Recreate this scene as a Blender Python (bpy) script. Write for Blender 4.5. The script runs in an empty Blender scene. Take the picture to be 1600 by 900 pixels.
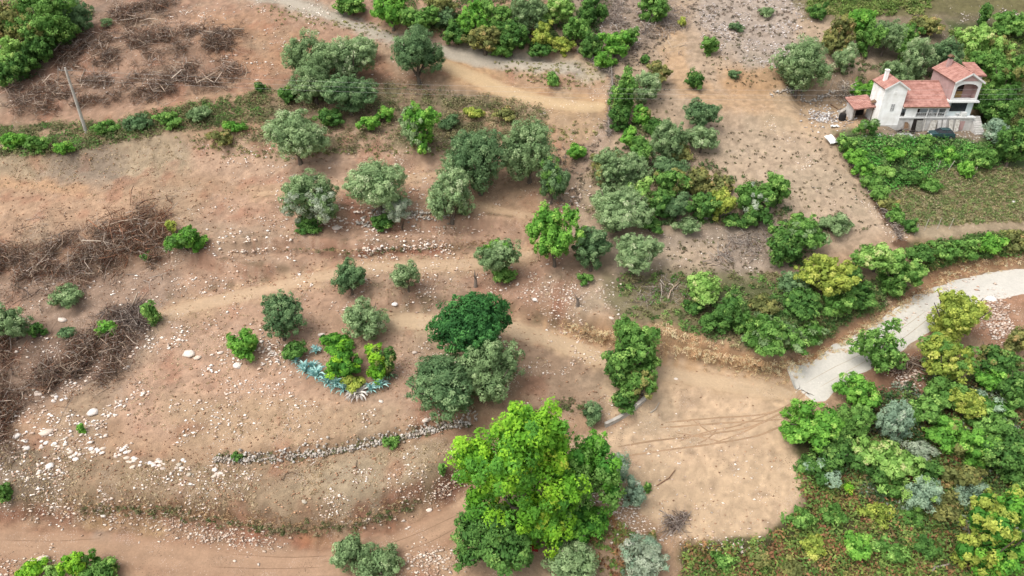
import bpy, math, random
import numpy as np
from mathutils import Matrix, Vector
# ------------------------------------------------------------------ camera, sky, sun, exposure
SC = bpy.context.scene
COL = SC.collection
F = 1150.0                      # focal length in photo pixels (photo is 1600 wide)
PITCH = math.radians(33.0)
HILL = math.radians(20.0)       # mean slope of the hillside
D0 = 105.0
SL = math.tan(HILL)
CP, SP = math.cos(PITCH), math.sin(PITCH)
CAM = np.array([0.0, -D0*CP, D0*SP])
cam = bpy.data.cameras.new('camera'); camo = bpy.data.objects.new('camera', cam); COL.objects.link(camo)
camo.location = CAM; camo.rotation_euler = (math.pi/2-PITCH, 0, 0)
cam.sensor_width = 36.0; cam.lens = 36.0*F/1600.0; cam.clip_start = 0.5; cam.clip_end = 5000
SC.camera = camo
SUN_EL, SUN_AZ = math.radians(60), math.radians(-122)     # azimuth measured from +Y towards +X (the sun stands high on the left)
w = bpy.data.worlds.new('World'); SC.world = w; w.use_nodes = True
nt = w.node_tree; bg = nt.nodes['Background']
sky = nt.nodes.new('ShaderNodeTexSky'); sky.sky_type = 'NISHITA'; sky.sun_disc = False
sky.sun_elevation = SUN_EL; sky.sun_rotation = SUN_AZ
sky.air_density = 1.0; sky.dust_density = 4.0; sky.ozone_density = 1.0
hs = nt.nodes.new('ShaderNodeHueSaturation'); hs.inputs['Saturation'].default_value = 0.35
nt.links.new(sky.outputs[0], hs.inputs['Color']); nt.links.new(hs.outputs[0], bg.inputs[0])
bg.inputs[1].default_value = 0.15
sun = bpy.data.lights.new('sun', 'SUN'); suno = bpy.data.objects.new('sun', sun); COL.objects.link(suno)
sun.energy = 1.1; sun.angle = math.radians(38); sun.color = (1.0, 0.96, 0.9)
sd = Vector((math.sin(SUN_AZ)*math.cos(SUN_EL), math.cos(SUN_AZ)*math.cos(SUN_EL), math.sin(SUN_EL)))
suno.rotation_euler = sd.to_track_quat('Z', 'Y').to_euler(); suno.location = (0, 0, 150)
SC.view_settings.view_transform = 'Standard'; SC.view_settings.look = 'None'
SC.view_settings.exposure = 0.93; SC.view_settings.gamma = 1.0
# ------------------------------------------------------------------ small helpers
rng = np.random.default_rng(7); random.seed(7)
K = 0.58
def lin(c):
    c = np.asarray(c, float)/255.0
    return np.where(c <= 0.04045, c/12.92, ((c+0.055)/1.055)**2.4)
def alb(*c):
    return lin(c)*K
def earth(*c):
    a = lin(c)*K; l = a@np.array([.3, .6, .1]); return (l*.12+a*.88)*np.array([1.04, 1.03, .97])
def sstep(a, b, x):
    t = np.clip((x-a)/(b-a), 0, 1); return t*t*(3-2*t)
def _hash(ix, iy, seed):
    n = (ix.astype(np.int64)*374761393 + iy.astype(np.int64)*668265263 + seed*974711) & 0xffffffff
    n = ((n ^ (n >> 13))*1274126177) & 0xffffffff
    n = n ^ (n >> 16)
    return (n & 0xffff)/65535.0
def vnoise(x, y, seed=0):
    x = np.asarray(x, float); y = np.asarray(y, float)
    ix = np.floor(x); iy = np.floor(y); fx = x-ix; fy = y-iy
    fx = fx*fx*(3-2*fx); fy = fy*fy*(3-2*fy)
    a = _hash(ix, iy, seed); b = _hash(ix+1, iy, seed); c = _hash(ix, iy+1, seed); d = _hash(ix+1, iy+1, seed)
    return (a*(1-fx)+b*fx)*(1-fy)+(c*(1-fx)+d*fx)*fy-0.5
def fbm(x, y, seed=0, o=3):
    s = 0; a = 1.0
    for k in range(o):
        s = s+a*vnoise(x*2**k, y*2**k, seed+k*17); a *= 0.5
    return s
def rays(px, py):
    u = (np.asarray(px, float)-800)/F; v = (np.asarray(py, float)-450)/F
    return np.stack([u, CP-v*SP, -SP-v*CP], -1)
def plane_hit(px, py):
    d = rays(px, py); t = (CAM[1]*SL-CAM[2])/(d[..., 2]-SL*d[..., 1])
    return CAM+d*t[..., None]
def project(P):
    d = np.asarray(P)-CAM
    dep = d[..., 1]*CP-d[..., 2]*SP
    up = d[..., 1]*SP+d[..., 2]*CP
    return 800+F*d[..., 0]/dep, 450-F*up/dep, dep
def poly_px(pts):
    a = np.array(pts, float); return plane_hit(a[:, 0], a[:, 1])[:, :2]
def smooth(pts, n=6):
    P = np.array(pts, float); P = np.vstack([2*P[0]-P[1], P, 2*P[-1]-P[-2]]); out = []
    for i in range(1, len(P)-2):
        p0, p1, p2, p3 = P[i-1:i+3]
        for t in np.linspace(0, 1, n, endpoint=False):
            out.append(0.5*((2*p1)+(-p0+p2)*t+(2*p0-5*p1+4*p2-p3)*t*t+(-p0+3*p1-3*p2+p3)*t**3))
    out.append(P[-2]); return np.array(out)
def line_dist(x, y, L):
    """signed distance to polyline (positive on its left), arclength of the nearest point, total length"""
    best = np.full(x.shape, 1e9); sg = np.ones(x.shape); arc = np.zeros(x.shape); acc = 0.0
    for (ax, ay), (bx, by) in zip(L[:-1], L[1:]):
        dx, dy = bx-ax, by-ay; l2 = dx*dx+dy*dy+1e-12; ln = math.sqrt(l2)
        t = np.clip(((x-ax)*dx+(y-ay)*dy)/l2, 0, 1)
        ex = x-ax-t*dx; ey = y-ay-t*dy; d = np.sqrt(ex*ex+ey*ey)
        m = d < best
        best = np.where(m, d, best); sg = np.where(m, np.sign(dx*(y-ay)-dy*(x-ax)), sg); arc = np.where(m, acc+t*ln, arc)
        acc += ln
    return best*sg, arc, acc
def in_poly(x, y, P):
    r = np.zeros(x.shape, bool); n = len(P); j = n-1
    for i in range(n):
        xi, yi = P[i]; xj, yj = P[j]
        c = ((yi > y) != (yj > y)) & (x < (xj-xi)*(y-yi)/(yj-yi+1e-12)+xi)
        r ^= c; j = i
    return r
# ------------------------------------------------------------------ terrain height
BANKS = [  # photo polyline (uphill side on its left), height, width, reach
 ([(-60,806),(60,803),(180,800),(260,808),(350,818),(450,830),(560,822),(650,788),(720,748),(800,705)], 4.2, 2.0, 7),
 ([(330,716),(450,714),(560,694),(650,676),(740,658),(830,642),(905,628)], 1.6, 0.9, 5),
 ([(760,478),(880,505),(960,533),(1050,545),(1150,570),(1235,582),(1310,548),(1400,485),(1480,438),(1640,408)], 3.4, 2.2, 7),
 ([(310,392),(440,386),(560,391),(690,387),(790,378),(850,372)], 2.3, 1.1, 5),
 ([(400,310),(520,335),(640,352),(720,352),(850,350)], 2.2, 1.1, 5),
 ([(-60,262),(60,256),(140,246),(270,222),(420,240),(560,232),(700,262)], 2.0, 4.0, 8),
 ([(940,668),(965,652),(1000,632),(1018,618)], 1.2, 0.7, 4),
 ([(640,80),(690,100),(760,118),(850,140),(950,136)], 1.0, 1.2, 5),
 ([(960,800),(1060,850),(1180,850),(1258,790),(1270,700),(1230,660)], 1.8, 2.5, 6),
 ([(420,268),(520,262),(620,252),(700,250)], 1.4, 1.0, 4),
 ([(560,470),(640,482),(760,478),(840,486)], 1.5, 1.0, 4),
 ([(120,410),(260,400),(400,425),(520,415)], 1.6, 1.2, 4),
 ([(250,478),(330,455),(420,436),(520,440),(640,470),(760,478)], .9, 1.4, 4),
 ([(1380,225),(1440,222),(1560,222),(1640,226)], 1.8, 2.2, 6),
 ([(-60,120),(100,105),(230,92),(380,75)], 1.2, 2.5, 6),
 ([(-60,195),(100,170),(230,150),(380,128)], 1.2, 2.5, 6),
]
BANKS = [(smooth(poly_px(p), 4), h, wd, L) for p, h, wd, L in BANKS]
ROADS = {  # name: photo polyline, width in metres
 'lower': ([(-70,845),(60,846),(160,852),(300,864),(420,872),(520,870),(600,852),(670,822),(730,788),(800,745),(900,708),(1000,688),(1100,672),(1190,645),(1250,615),(1280,590)], 5.2),
 'middle': ([(590,499),(680,494),(760,494),(830,507),(900,530),(960,552),(1050,573),(1150,590),(1245,606)], 3.6),
 'terrace': ([(250,500),(330,470),(420,446),(500,428),(600,412),(700,403),(790,393),(835,388)], 3.6),
 'upper_terrace': ([(400,300),(520,297),(620,284),(710,266)], 2.8),
 'short_terrace': ([(715,318),(780,333),(850,341)], 3.0),
 'hilltop': ([(380,-12),(450,2),(540,34),(610,60),(680,74),(760,90),(830,101),(900,108)], 4.0),
 'cut': ([(670,92),(730,112),(800,142),(880,162),(948,168)], 6.0),
 'field': ([(1038,45),(1055,80),(1062,115),(1085,145),(1150,160),(1240,168),(1330,178)], 5.0),
 'gravel': ([(1252,598),(1285,580),(1330,550),(1400,508),(1455,470),(1510,446),(1560,436),(1660,432)], 6.0),
}
ROADS = {k: (smooth(poly_px(p), 5), wd) for k, (p, wd) in ROADS.items()}
HB = plane_hit(np.array([1367.0]), np.array([204.0]))[0]        # foot of the house terrace
HOUSE = np.array([HB[0], HB[1]+0.2, HB[2]-0.1])
def H_base(x, y):
    z = SL*y
    z = z+0.9*fbm(x/22, y/22, 3, 2)+0.4*fbm(x/5, y/5, 11, 2)+0.13*fbm(x/1.3, y/1.3, 13, 2)
    for L, h, wd, R in BANKS:
        lo = L.min(0)-4*R; hi = L.max(0)+4*R
        m = (x > lo[0]) & (x < hi[0]) & (y > lo[1]) & (y < hi[1])
        if not m.any(): continue
        xx = x[m]; yy = y[m]
        d, s, tot = line_dist(xx, yy, L)
        d = d+0.35*min(wd, 2)*fbm(xx/1.6, yy/1.6, 29, 2)
        taper = sstep(0, 6, s)*sstep(0, 6, tot-s)
        z[m] += h*(sstep(-wd/2, wd/2, d)-0.5)*np.exp(-np.abs(d)/R)*taper
    return z
RC = {}
def H_exact(x, y):
    x = np.asarray(x, float); y = np.asarray(y, float)
    z = H_base(x, y)
    for k, (L, wd) in ROADS.items():
        if k not in RC:
            c = H_base(L[:, 0].copy(), L[:, 1].copy()); c = np.convolve(np.pad(c, 4, mode='edge'), np.ones(9)/9, 'valid')
            seg = np.hypot(*(L[1:]-L[:-1]).T); RC[k] = (np.concatenate([[0], np.cumsum(seg)]), c)
        lo = L.min(0)-wd*1.6; hi = L.max(0)+wd*1.6
        m = (x > lo[0]) & (x < hi[0]) & (y > lo[1]) & (y < hi[1])
        if not m.any(): continue
        xx = x[m]; yy = y[m]
        d, s, tot = line_dist(xx, yy, L); zc = np.interp(s, *RC[k])+0.12*d
        wgt = (1-sstep(wd*0.5, wd*1.15, np.abs(d)))*sstep(-.5, 3, np.minimum(s, tot-s)+.01)
        z[m] = z[m]*(1-wgt)+zc*wgt
    # level pad cut for the house and its yard
    hx = x-HOUSE[0]; hy = y-HOUSE[1]
    dx = np.maximum(np.maximum(-9-hx, hx-20), 0); dy = np.maximum(np.maximum(-3.0-hy, hy-11), 0)
    wgt = 1-sstep(0, 4.5, np.hypot(dx, dy))
    lift = 0.9*(1-sstep(1.8, 4.0, hx))*sstep(-2.5, 0.5, hy)
    z = z*(1-wgt)+(HOUSE[2]+lift)*wgt
    return z
GX0, GX1, GY0, GY1, GS = -116.0, 116.0, -46.0, 82.0, 0.37
gx = np.arange(GX0, GX1+GS, GS); gy = np.arange(GY0, GY1+GS, GS)
XX, YY = np.meshgrid(gx, gy)
shp = XX.shape
ZZ = H_exact(XX.ravel(), YY.ravel()).reshape(shp)
def Hs(x, y):
    x = np.asarray(x, float); y = np.asarray(y, float)
    i = np.clip((x-GX0)/GS, 0, shp[1]-1.001); j = np.clip((y-GY0)/GS, 0, shp[0]-1.001)
    i0 = i.astype(int); j0 = j.astype(int); fx = i-i0; fy = j-j0
    return (ZZ[j0, i0]*(1-fx)+ZZ[j0, i0+1]*fx)*(1-fy)+(ZZ[j0+1, i0]*(1-fx)+ZZ[j0+1, i0+1]*fx)*fy
def ground(px, py, lift=0.0):
    """point on the terrain (raised by lift) seen at a photo pixel"""
    px = np.atleast_1d(np.asarray(px, float)); py = np.atleast_1d(np.asarray(py, float))
    d = rays(px, py); t = (CAM[1]*SL+lift-CAM[2])/(d[:, 2]-SL*d[:, 1])
    for _ in range(14):
        P = CAM+d*t[:, None]
        e = P[:, 2]-Hs(P[:, 0], P[:, 1])-lift
        t = t-0.8*e/(d[:, 2]-SL*d[:, 1])
    return CAM+d*t[:, None]
# ------------------------------------------------------------------ materials
def mat_attr(name, rough=0.9, noise=0.0, nscale=8.0, bump=0.0, bscale=20.0, trans=0.0, spec=0.2):
    m = bpy.data.materials.new(name); m.use_nodes = True; n = m.node_tree.nodes; l = m.node_tree.links
    b = n['Principled BSDF']; b.inputs['Roughness'].default_value = rough; b.inputs['Specular IOR Level'].default_value = spec
    a = n.new('ShaderNodeAttribute'); a.attribute_name = 'Col'; c = a.outputs['Color']
    g = n.new('ShaderNodeNewGeometry')
    if noise:
        t = n.new('ShaderNodeTexNoise'); t.inputs['Scale'].default_value = nscale; t.inputs['Detail'].default_value = 9; t.inputs['Roughness'].default_value = .72
        l.new(g.outputs['Position'], t.inputs['Vector'])
        r = n.new('ShaderNodeMapRange'); r.inputs['From Min'].default_value = 0.3; r.inputs['From Max'].default_value = 0.7
        r.inputs['To Min'].default_value = 1-noise; r.inputs['To Max'].default_value = 1+noise
        l.new(t.outputs['Fac'], r.inputs['Value'])
        v = n.new('ShaderNodeVectorMath'); v.operation = 'SCALE'; l.new(c, v.inputs[0]); l.new(r.outputs[0], v.inputs['Scale']); c = v.outputs[0]
    l.new(c, b.inputs['Base Color'])
    if bump:
        t2 = n.new('ShaderNodeTexNoise'); t2.inputs['Scale'].default_value = bscale; t2.inputs['Detail'].default_value = 9; t2.inputs['Roughness'].default_value = .7
        l.new(g.outputs['Position'], t2.inputs['Vector'])
        bm = n.new('ShaderNodeBump'); bm.inputs['Strength'].default_value = bump; bm.inputs['Distance'].default_value = 0.1
        l.new(t2.outputs['Fac'], bm.inputs['Height']); l.new(bm.outputs[0], b.inputs['Normal'])
    if trans:
        tr = n.new('ShaderNodeBsdfTranslucent'); l.new(c, tr.inputs['Color'])
        mx = n.new('ShaderNodeMixShader'); mx.inputs[0].default_value = trans
        l.new(b.outputs[0], mx.inputs[1]); l.new(tr.outputs[0], mx.inputs[2]); l.new(mx.outputs[0], n['Material Output'].inputs['Surface'])
    return m
def mat_plain(name, c, rough=0.8, noise=0.12, nscale=3.0, bump=0.1, bscale=30.0, metal=0.0, spec=0.3, stain=None):
    m = bpy.data.materials.new(name); m.use_nodes = True; n = m.node_tree.nodes; l = m.node_tree.links
    b = n['Principled BSDF']; b.inputs['Roughness'].default_value = rough; b.inputs['Metallic'].default_value = metal; b.inputs['Specular IOR Level'].default_value = spec
    t = n.new('ShaderNodeTexNoise'); t.inputs['Scale'].default_value = nscale; t.inputs['Detail'].default_value = 6
    tc = n.new('ShaderNodeTexCoord'); l.new(tc.outputs['Object'], t.inputs['Vector'])
    r = n.new('ShaderNodeValToRGB'); c = np.array(c); st = np.array(stain) if stain is not None else c*(1-noise)
    r.color_ramp.elements[0].position = 0.36; r.color_ramp.elements[1].position = 0.62
    r.color_ramp.elements[0].color = (*np.clip(st, 0, 1), 1); r.color_ramp.elements[1].color = (*np.clip(c*(1+noise*.5), 0, .85), 1)
    l.new(t.outputs['Fac'], r.inputs[0]); l.new(r.outputs[0], b.inputs['Base Color'])
    if bump:
        t2 = n.new('ShaderNodeTexNoise'); t2.inputs['Scale'].default_value = bscale; t2.inputs['Detail'].default_value = 4
        l.new(tc.outputs['Object'], t2.inputs['Vector'])
        bm = n.new('ShaderNodeBump'); bm.inputs['Strength'].default_value = bump; bm.inputs['Distance'].default_value = 0.05
        l.new(t2.outputs['Fac'], bm.inputs['Height']); l.new(bm.outputs[0], b.inputs['Normal'])
    return m
M_LEAF = mat_attr('leaves', 0.75, trans=0.35, spec=0.15)
M_STONE = mat_attr('stone', 0.9, noise=0.18, nscale=6, bump=0.4, bscale=12)
M_TWIG = mat_attr('dead_wood', 0.95, noise=0.2, nscale=5)
M_BARK = mat_attr('bark', 0.95, noise=0.3, nscale=4, bump=0.6, bscale=14)
M_WOOD = mat_plain('weathered_wood', alb(150,140,128), 0.9, 0.3, 5)
M_CONC = mat_plain('concrete', alb(216,208,196), 0.95, 0.2, 1.5, 0.3, 12)
# ------------------------------------------------------------------ mesh helpers
def tag(o, label=None, cat=None, group=None, kind=None):
    if label: o['label'] = label
    if cat: o['category'] = cat
    if group: o['group'] = group
    if kind: o['kind'] = kind
    return o
def link(name, me, parent=None, loc=None):
    o = bpy.data.objects.new(name, me); COL.objects.link(o)
    if parent: o.parent = parent
    if loc is not None: o.location = loc
    return o
def empty(name, loc, rz=0.0, parent=None):
    o = link(name, None, parent, loc); o.rotation_euler = (0, 0, rz); o.empty_display_size = 0.5; return o
def np_mesh(name, V, Fc, mat, col=None, smooth_=False):
    """V (n,3), Fc (m,k) equal-sized faces, col (n,3) albedo"""
    me = bpy.data.meshes.new(name); V = np.asarray(V, np.float32); Fc = np.asarray(Fc, np.int32); m, k = Fc.shape
    me.vertices.add(len(V)); me.vertices.foreach_set('co', V.ravel())
    me.loops.add(m*k); me.loops.foreach_set('vertex_index', Fc.ravel())
    me.polygons.add(m); me.polygons.foreach_set('loop_start', np.arange(0, m*k, k, dtype=np.int32))
    me.polygons.foreach_set('loop_total', np.full(m, k, np.int32))
    if smooth_: me.polygons.foreach_set('use_smooth', np.ones(m, bool))
    me.update(calc_edges=True)
    if col is not None:
        a = me.color_attributes.new('Col', 'FLOAT_COLOR', 'POINT')
        c4 = np.ones((len(V), 4), np.float32); c4[:, :3] = col; a.data.foreach_set('color', c4.ravel())
    me.materials.append(mat); return me
class MB:
    def __init__(s): s.v = []; s.f = []; s.c = []
    def add(s, V, Fs, c=None):
        o = len(s.v); s.v += [tuple(map(float, p)) for p in V]; s.f += [tuple(i+o for i in q) for q in Fs]
        s.c += [tuple(c) if c is not None else (.3, .3, .3)]*len(V)
    def box(s, x0, x1, y0, y1, z0, z1, c=None):
        s.add([(x0,y0,z0),(x1,y0,z0),(x1,y1,z0),(x0,y1,z0),(x0,y0,z1),(x1,y0,z1),(x1,y1,z1),(x0,y1,z1)],
              [(0,3,2,1),(4,5,6,7),(0,1,5,4),(1,2,6,5),(2,3,7,6),(3,0,4,7)], c)
    def obox(s, A, B, half_w, half_t, up=(0,0,1), c=None):
        A = Vector(A); B = Vector(B); d = (B-A).normalized(); u = Vector(up)
        sx = d.cross(u)
        if sx.length < 1e-3: sx = d.cross(Vector((1,0,0)))
        sx.normalize(); sy = sx.cross(d).normalized()
        V = [p+sx*a*half_w+sy*b*half_t for p in (A, B) for a, b in ((-1,-1),(1,-1),(1,1),(-1,1))]
        s.add(V, [(0,1,2,3),(7,6,5,4),(0,4,5,1),(1,5,6,2),(2,6,7,3),(3,7,4,0)], c)
    def tube(s, pts, rad, n=6, c=None, cap=True):
        pts = [Vector(p) for p in pts]; V = []; Fs = []
        for i, p in enumerate(pts):
            d = (pts[min(i+1, len(pts)-1)]-pts[max(i-1, 0)]).normalized()
            a = d.cross(Vector((0,0,1)) if abs(d.z) < .9 else Vector((1,0,0))).normalized(); b = d.cross(a)
            r = rad[i] if hasattr(rad, '__len__') else rad
            for k in range(n):
                t = 2*math.pi*k/n; V.append(p+(a*math.cos(t)+b*math.sin(t))*r)
        for i in range(len(pts)-1):
            for k in range(n):
                k2 = (k+1) % n; Fs.append((i*n+k, i*n+k2, (i+1)*n+k2, (i+1)*n+k))
        if cap: Fs += [tuple(range(n-1, -1, -1)), tuple((len(pts)-1)*n+k for k in range(n))]
        s.add(V, Fs, c)
    def prism(s, prof, y0, y1, c=None):            # prof: (x,z) outline, extruded along y
        n = len(prof); V = [(x, y0, z) for x, z in prof]+[(x, y1, z) for x, z in prof]
        s.add(V, [tuple(range(n)), tuple(range(2*n-1, n-1, -1))]+[((i+1) % n, i, i+n, (i+1) % n+n) for i in range(n)], c)
    def mesh(s, name, mat, smooth_=False):
        me = bpy.data.meshes.new(name); me.from_pydata(s.v, [], s.f); me.update()
        a = me.color_attributes.new('Col', 'FLOAT_COLOR', 'POINT')
        c4 = np.ones((len(s.v), 4), np.float32); c4[:, :3] = s.c; a.data.foreach_set('color', c4.ravel())
        if smooth_: me.polygons.foreach_set('use_smooth', np.ones(len(me.polygons), bool))
        me.materials.append(mat); return me
    def build(s, name, mat, parent=None, loc=None, smooth_=False): return link(name, s.mesh(name, mat, smooth_), parent, loc)
# ------------------------------------------------------------------ ground colour (albedo plus some painted bank shading), painted from a plan of the site
PX, PY, DEP = project(np.stack([XX.ravel(), YY.ravel(), ZZ.ravel()], -1))
xg = XX.ravel(); yg = YY.ravel()
wx = PX+7*fbm(xg/2.2, yg/2.2, 41, 3)*2+4*fbm(xg/.6, yg/.6, 43, 2); wy = PY+5*fbm(xg/2.2, yg/2.2, 47, 3)*2+3*fbm(xg/.6, yg/.6, 53, 2)
C = np.tile(alb(182,148,118), (len(xg), 1))
def mixc(c, wgt):
    global C
    C = C*(1-wgt[:, None])+np.asarray(c)[None]*wgt[:, None]
def p_poly(P, c, soft=14, st=1.0, brk=0.0, bs=3.0):
    P = np.array(P, float); lo = P.min(0)-soft*2; hi = P.max(0)+soft*2
    m = np.where((wx > lo[0]) & (wx < hi[0]) & (wy > lo[1]) & (wy < hi[1]))[0]
    if not len(m): return
    Q = np.vstack([P, P[:1]]); d, _, _ = line_dist(wx[m], wy[m], Q)
    ins = in_poly(wx[m], wy[m], P); s = np.where(ins, np.abs(d), -np.abs(d))
    wgt = np.zeros(len(xg)); ww = sstep(-soft, soft, s)*st
    if brk: ww = ww*sstep(-.25, .25, fbm(xg[m]/bs, yg[m]/bs, int(P[0, 0]) % 97, 3)+(0.5-brk))
    wgt[m] = ww; mixc(c, wgt)
def p_line(P, hw, c, soft=6, st=1.0, brk=0.0, bs=2.0):
    P = np.array(P, float); lo = P.min(0)-hw-soft*2; hi = P.max(0)+hw+soft*2
    m = np.where((wx > lo[0]) & (wx < hi[0]) & (wy > lo[1]) & (wy < hi[1]))[0]
    if not len(m): return
    d, _, _ = line_dist(wx[m], wy[m], P); wgt = np.zeros(len(xg)); ww = (1-sstep(hw-soft, hw+soft, np.abs(d)))*st
    if brk: ww = ww*sstep(-.2, .2, fbm(xg[m]/bs, yg[m]/bs, int(P[0, 0]) % 89, 3)+(0.5-brk))
    wgt[m] = ww; mixc(c, wgt)
# big zones
p_poly([(-80,-60),(600,-60),(600,60),(440,100),(200,180),(-80,230)], alb(178,142,118), 25)
p_poly([(380,50),(450,60),(600,90),(640,140),(420,140),(340,110)], alb(176,132,104), 15)
p_poly([(300,20),(420,25),(500,60),(440,110),(330,90)], alb(184,142,108), 20, .8)
p_poly([(-80,60),(120,20),(200,-20),(110,90),(40,150),(-80,190)], alb(140,122,108), 15, .8)
p_poly([(430,110),(640,130),(860,150),(850,215),(700,235),(560,215),(420,200)], alb(146,124,100), 18, .9)
p_poly([(-80,225),(130,215),(280,205),(320,260),(150,300),(-80,300)], alb(180,158,130), 14)
p_poly([(90,225),(180,230),(200,285),(120,310),(60,290)], alb(150,132,116), 16, .8)
p_poly([(-80,275),(130,290),(240,300),(200,370),(40,390),(-80,400)], alb(192,156,126), 18)
p_poly([(300,220),(560,200),(700,250),(700,300),(440,300),(300,270)], alb(194,160,134), 16)
p_poly([(340,300),(900,340),(900,480),(350,500),(250,420)], alb(190,153,127), 20)
p_poly([(600,420),(760,400),(860,420),(880,480),(760,480),(620,470)], alb(178,138,114), 16, .8)
p_poly([(-80,430),(280,410),(300,520),(160,600),(-80,700)], alb(168,140,120), 22)
p_poly([(120,560),(360,480),(640,520),(700,640),(450,700),(200,680)], alb(194,157,131), 25)
p_poly([(250,620),(470,620),(620,640),(600,680),(420,705),(280,700)], alb(186,156,124), 18, .8)
p_poly([(820,510),(950,560),(960,640),(840,650),(800,560)], alb(170,142,118), 15, .8)
p_poly([(-80,690),(300,720),(560,710),(740,670),(700,770),(520,820),(250,800),(-80,790)], alb(166,140,112), 18)
p_poly([(-80,690),(60,690),(100,760),(20,800),(-80,800)], alb(134,118,100), 20, .8)
p_poly([(500,720),(680,690),(690,740),(560,790),(420,780)], alb(180,158,128), 18, .7)
# upper middle and right: pale dry hill
p_poly([(880,-60),(1700,-60),(1700,120),(1330,120),(1330,200),(1420,370),(1200,420),(1000,500),(850,470),(900,260),(960,120),(880,60)], alb(190,164,138), 18)
p_poly([(870,-40),(1060,-40),(1030,60),(960,110),(900,60)], alb(160,140,124), 14, .9)
p_poly([(1080,-40),(1260,-40),(1240,60),(1280,110),(1180,120),(1090,40)], alb(178,162,150), 16, .9)
p_poly([(1180,130),(1330,150),(1300,215),(1190,200)], alb(200,172,140), 12)
p_poly([(1210,130),(1290,130),(1350,150),(1330,180),(1250,150)], alb(178,152,124), 10)
p_poly([(1130,110),(1210,100),(1260,130),(1200,150),(1130,150)], alb(186,146,104), 10, .9)
p_poly([(950,380),(1220,330),(1240,420),(1160,440),(1040,440),(960,470)], alb(160,144,130), 16, .8)
p_poly([(1020,390),(1130,380),(1120,430),(1010,440)], alb(196,172,146), 10, .8)
p_poly([(1060,180),(1280,230),(1390,360),(1230,350),(1120,260)], alb(196,172,146), 15, .8)
p_poly([(680,60),(950,95),(945,130),(800,110),(690,95)], alb(190,176,152), 8, .9)
p_poly([(820,60),(920,70),(940,110),(850,100)], alb(190,160,128), 10, .7)
p_poly([(700,165),(850,180),(930,190),(930,225),(840,215),(720,190)], alb(190,158,124), 8, .9)
p_poly([(580,60),(690,75),(690,110),(620,120)], alb(180,154,128), 10, .7)
p_poly([(860,330),(940,230),(960,170),(900,240),(850,300)], alb(168,142,124), 10, .7)
# scrub and garden ground
p_poly([(-80,195),(150,190),(420,140),(640,130),(860,170),(850,215),(640,240),(420,230),(280,205),(100,240),(-80,250)], alb(112,108,78), 12, .75, .55, 3)
p_poly([(1300,205),(1640,205),(1640,275),(1500,270),(1380,300),(1330,260)], alb(84,104,60), 10)
p_poly([(1368,196),(1540,196),(1545,216),(1380,214)], alb(150,132,112), 4)
p_poly([(1380,300),(1480,262),(1640,265),(1640,352),(1450,362),(1410,350)], alb(142,128,94), 10)
p_poly([(1420,352),(1640,340),(1640,362),(1430,375)], alb(172,152,124), 6)
p_poly([(1410,380),(1640,360),(1640,405),(1480,425),(1420,440)], alb(100,98,64), 8)
p_poly([(940,430),(1060,420),(1200,430),(1340,430),(1420,420),(1380,470),(1280,530),(1200,550),(1080,520),(960,500)], alb(124,118,84), 14, .85)
p_poly([(1060,440),(1180,440),(1340,470),(1280,530),(1200,550),(1100,510)], alb(88,98,58), 12, .8)
p_poly([(1230,670),(1640,560),(1640,960),(1060,960),(1060,850),(1200,820),(1260,780)], alb(92,90,56), 10)
p_poly([(1500,450),(1640,440),(1640,540),(1560,540),(1510,520)], alb(178,134,106), 10)
p_poly([(1330,590),(1440,540),(1480,560),(1440,620),(1340,620)], alb(150,112,88), 8)
p_poly([(1240,0),(1700,-20),(1700,40),(1480,30),(1260,25)], alb(118,112,74), 10)
p_poly([(1330,30),(1560,20),(1560,90),(1380,120)], alb(120,110,88), 12, .8)
p_poly([(1480,35),(1640,30),(1640,200),(1520,200),(1540,120)], alb(80,96,50), 10)
# lot and the apron of sand
p_poly([(950,570),(1060,560),(1240,580),(1290,600),(1260,640),(1235,690),(1262,740),(1255,790),(1200,830),(1080,845),(1000,800),(960,740),(930,690)], alb(212,180,146), 9)
p_poly([(980,720),(1080,730),(1240,700),(1260,760),(1200,830),(1080,845),(1000,800)], alb(206,176,142), 12, .8)
p_poly([(880,660),(990,650),(1000,720),(920,760)], alb(188,150,120), 12, .8)
# tracks
T = lambda n: np.stack(project(np.c_[ROADS[n][0], Hs(ROADS[n][0][:, 0], ROADS[n][0][:, 1])])[:2], -1)
p_line(T('lower')[:44], 30, alb(174,132,104), 10); p_line(T('lower')[40:], 24, alb(214,182,148), 10)
p_line(T('middle'), 16, alb(206,174,138), 8); p_line(T('terrace'), 15, alb(200,166,132), 8, .9)
p_line(T('upper_terrace'), 11, alb(194,158,126), 7, .9); p_line(T('short_terrace'), 12, alb(198,162,128), 7)
p_line(T('hilltop'), 11, alb(186,174,158), 6); p_line(T('cut'), 17, alb(200,162,120), 8)
p_line(T('field'), 17, alb(200,164,126), 8, .9)
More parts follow.
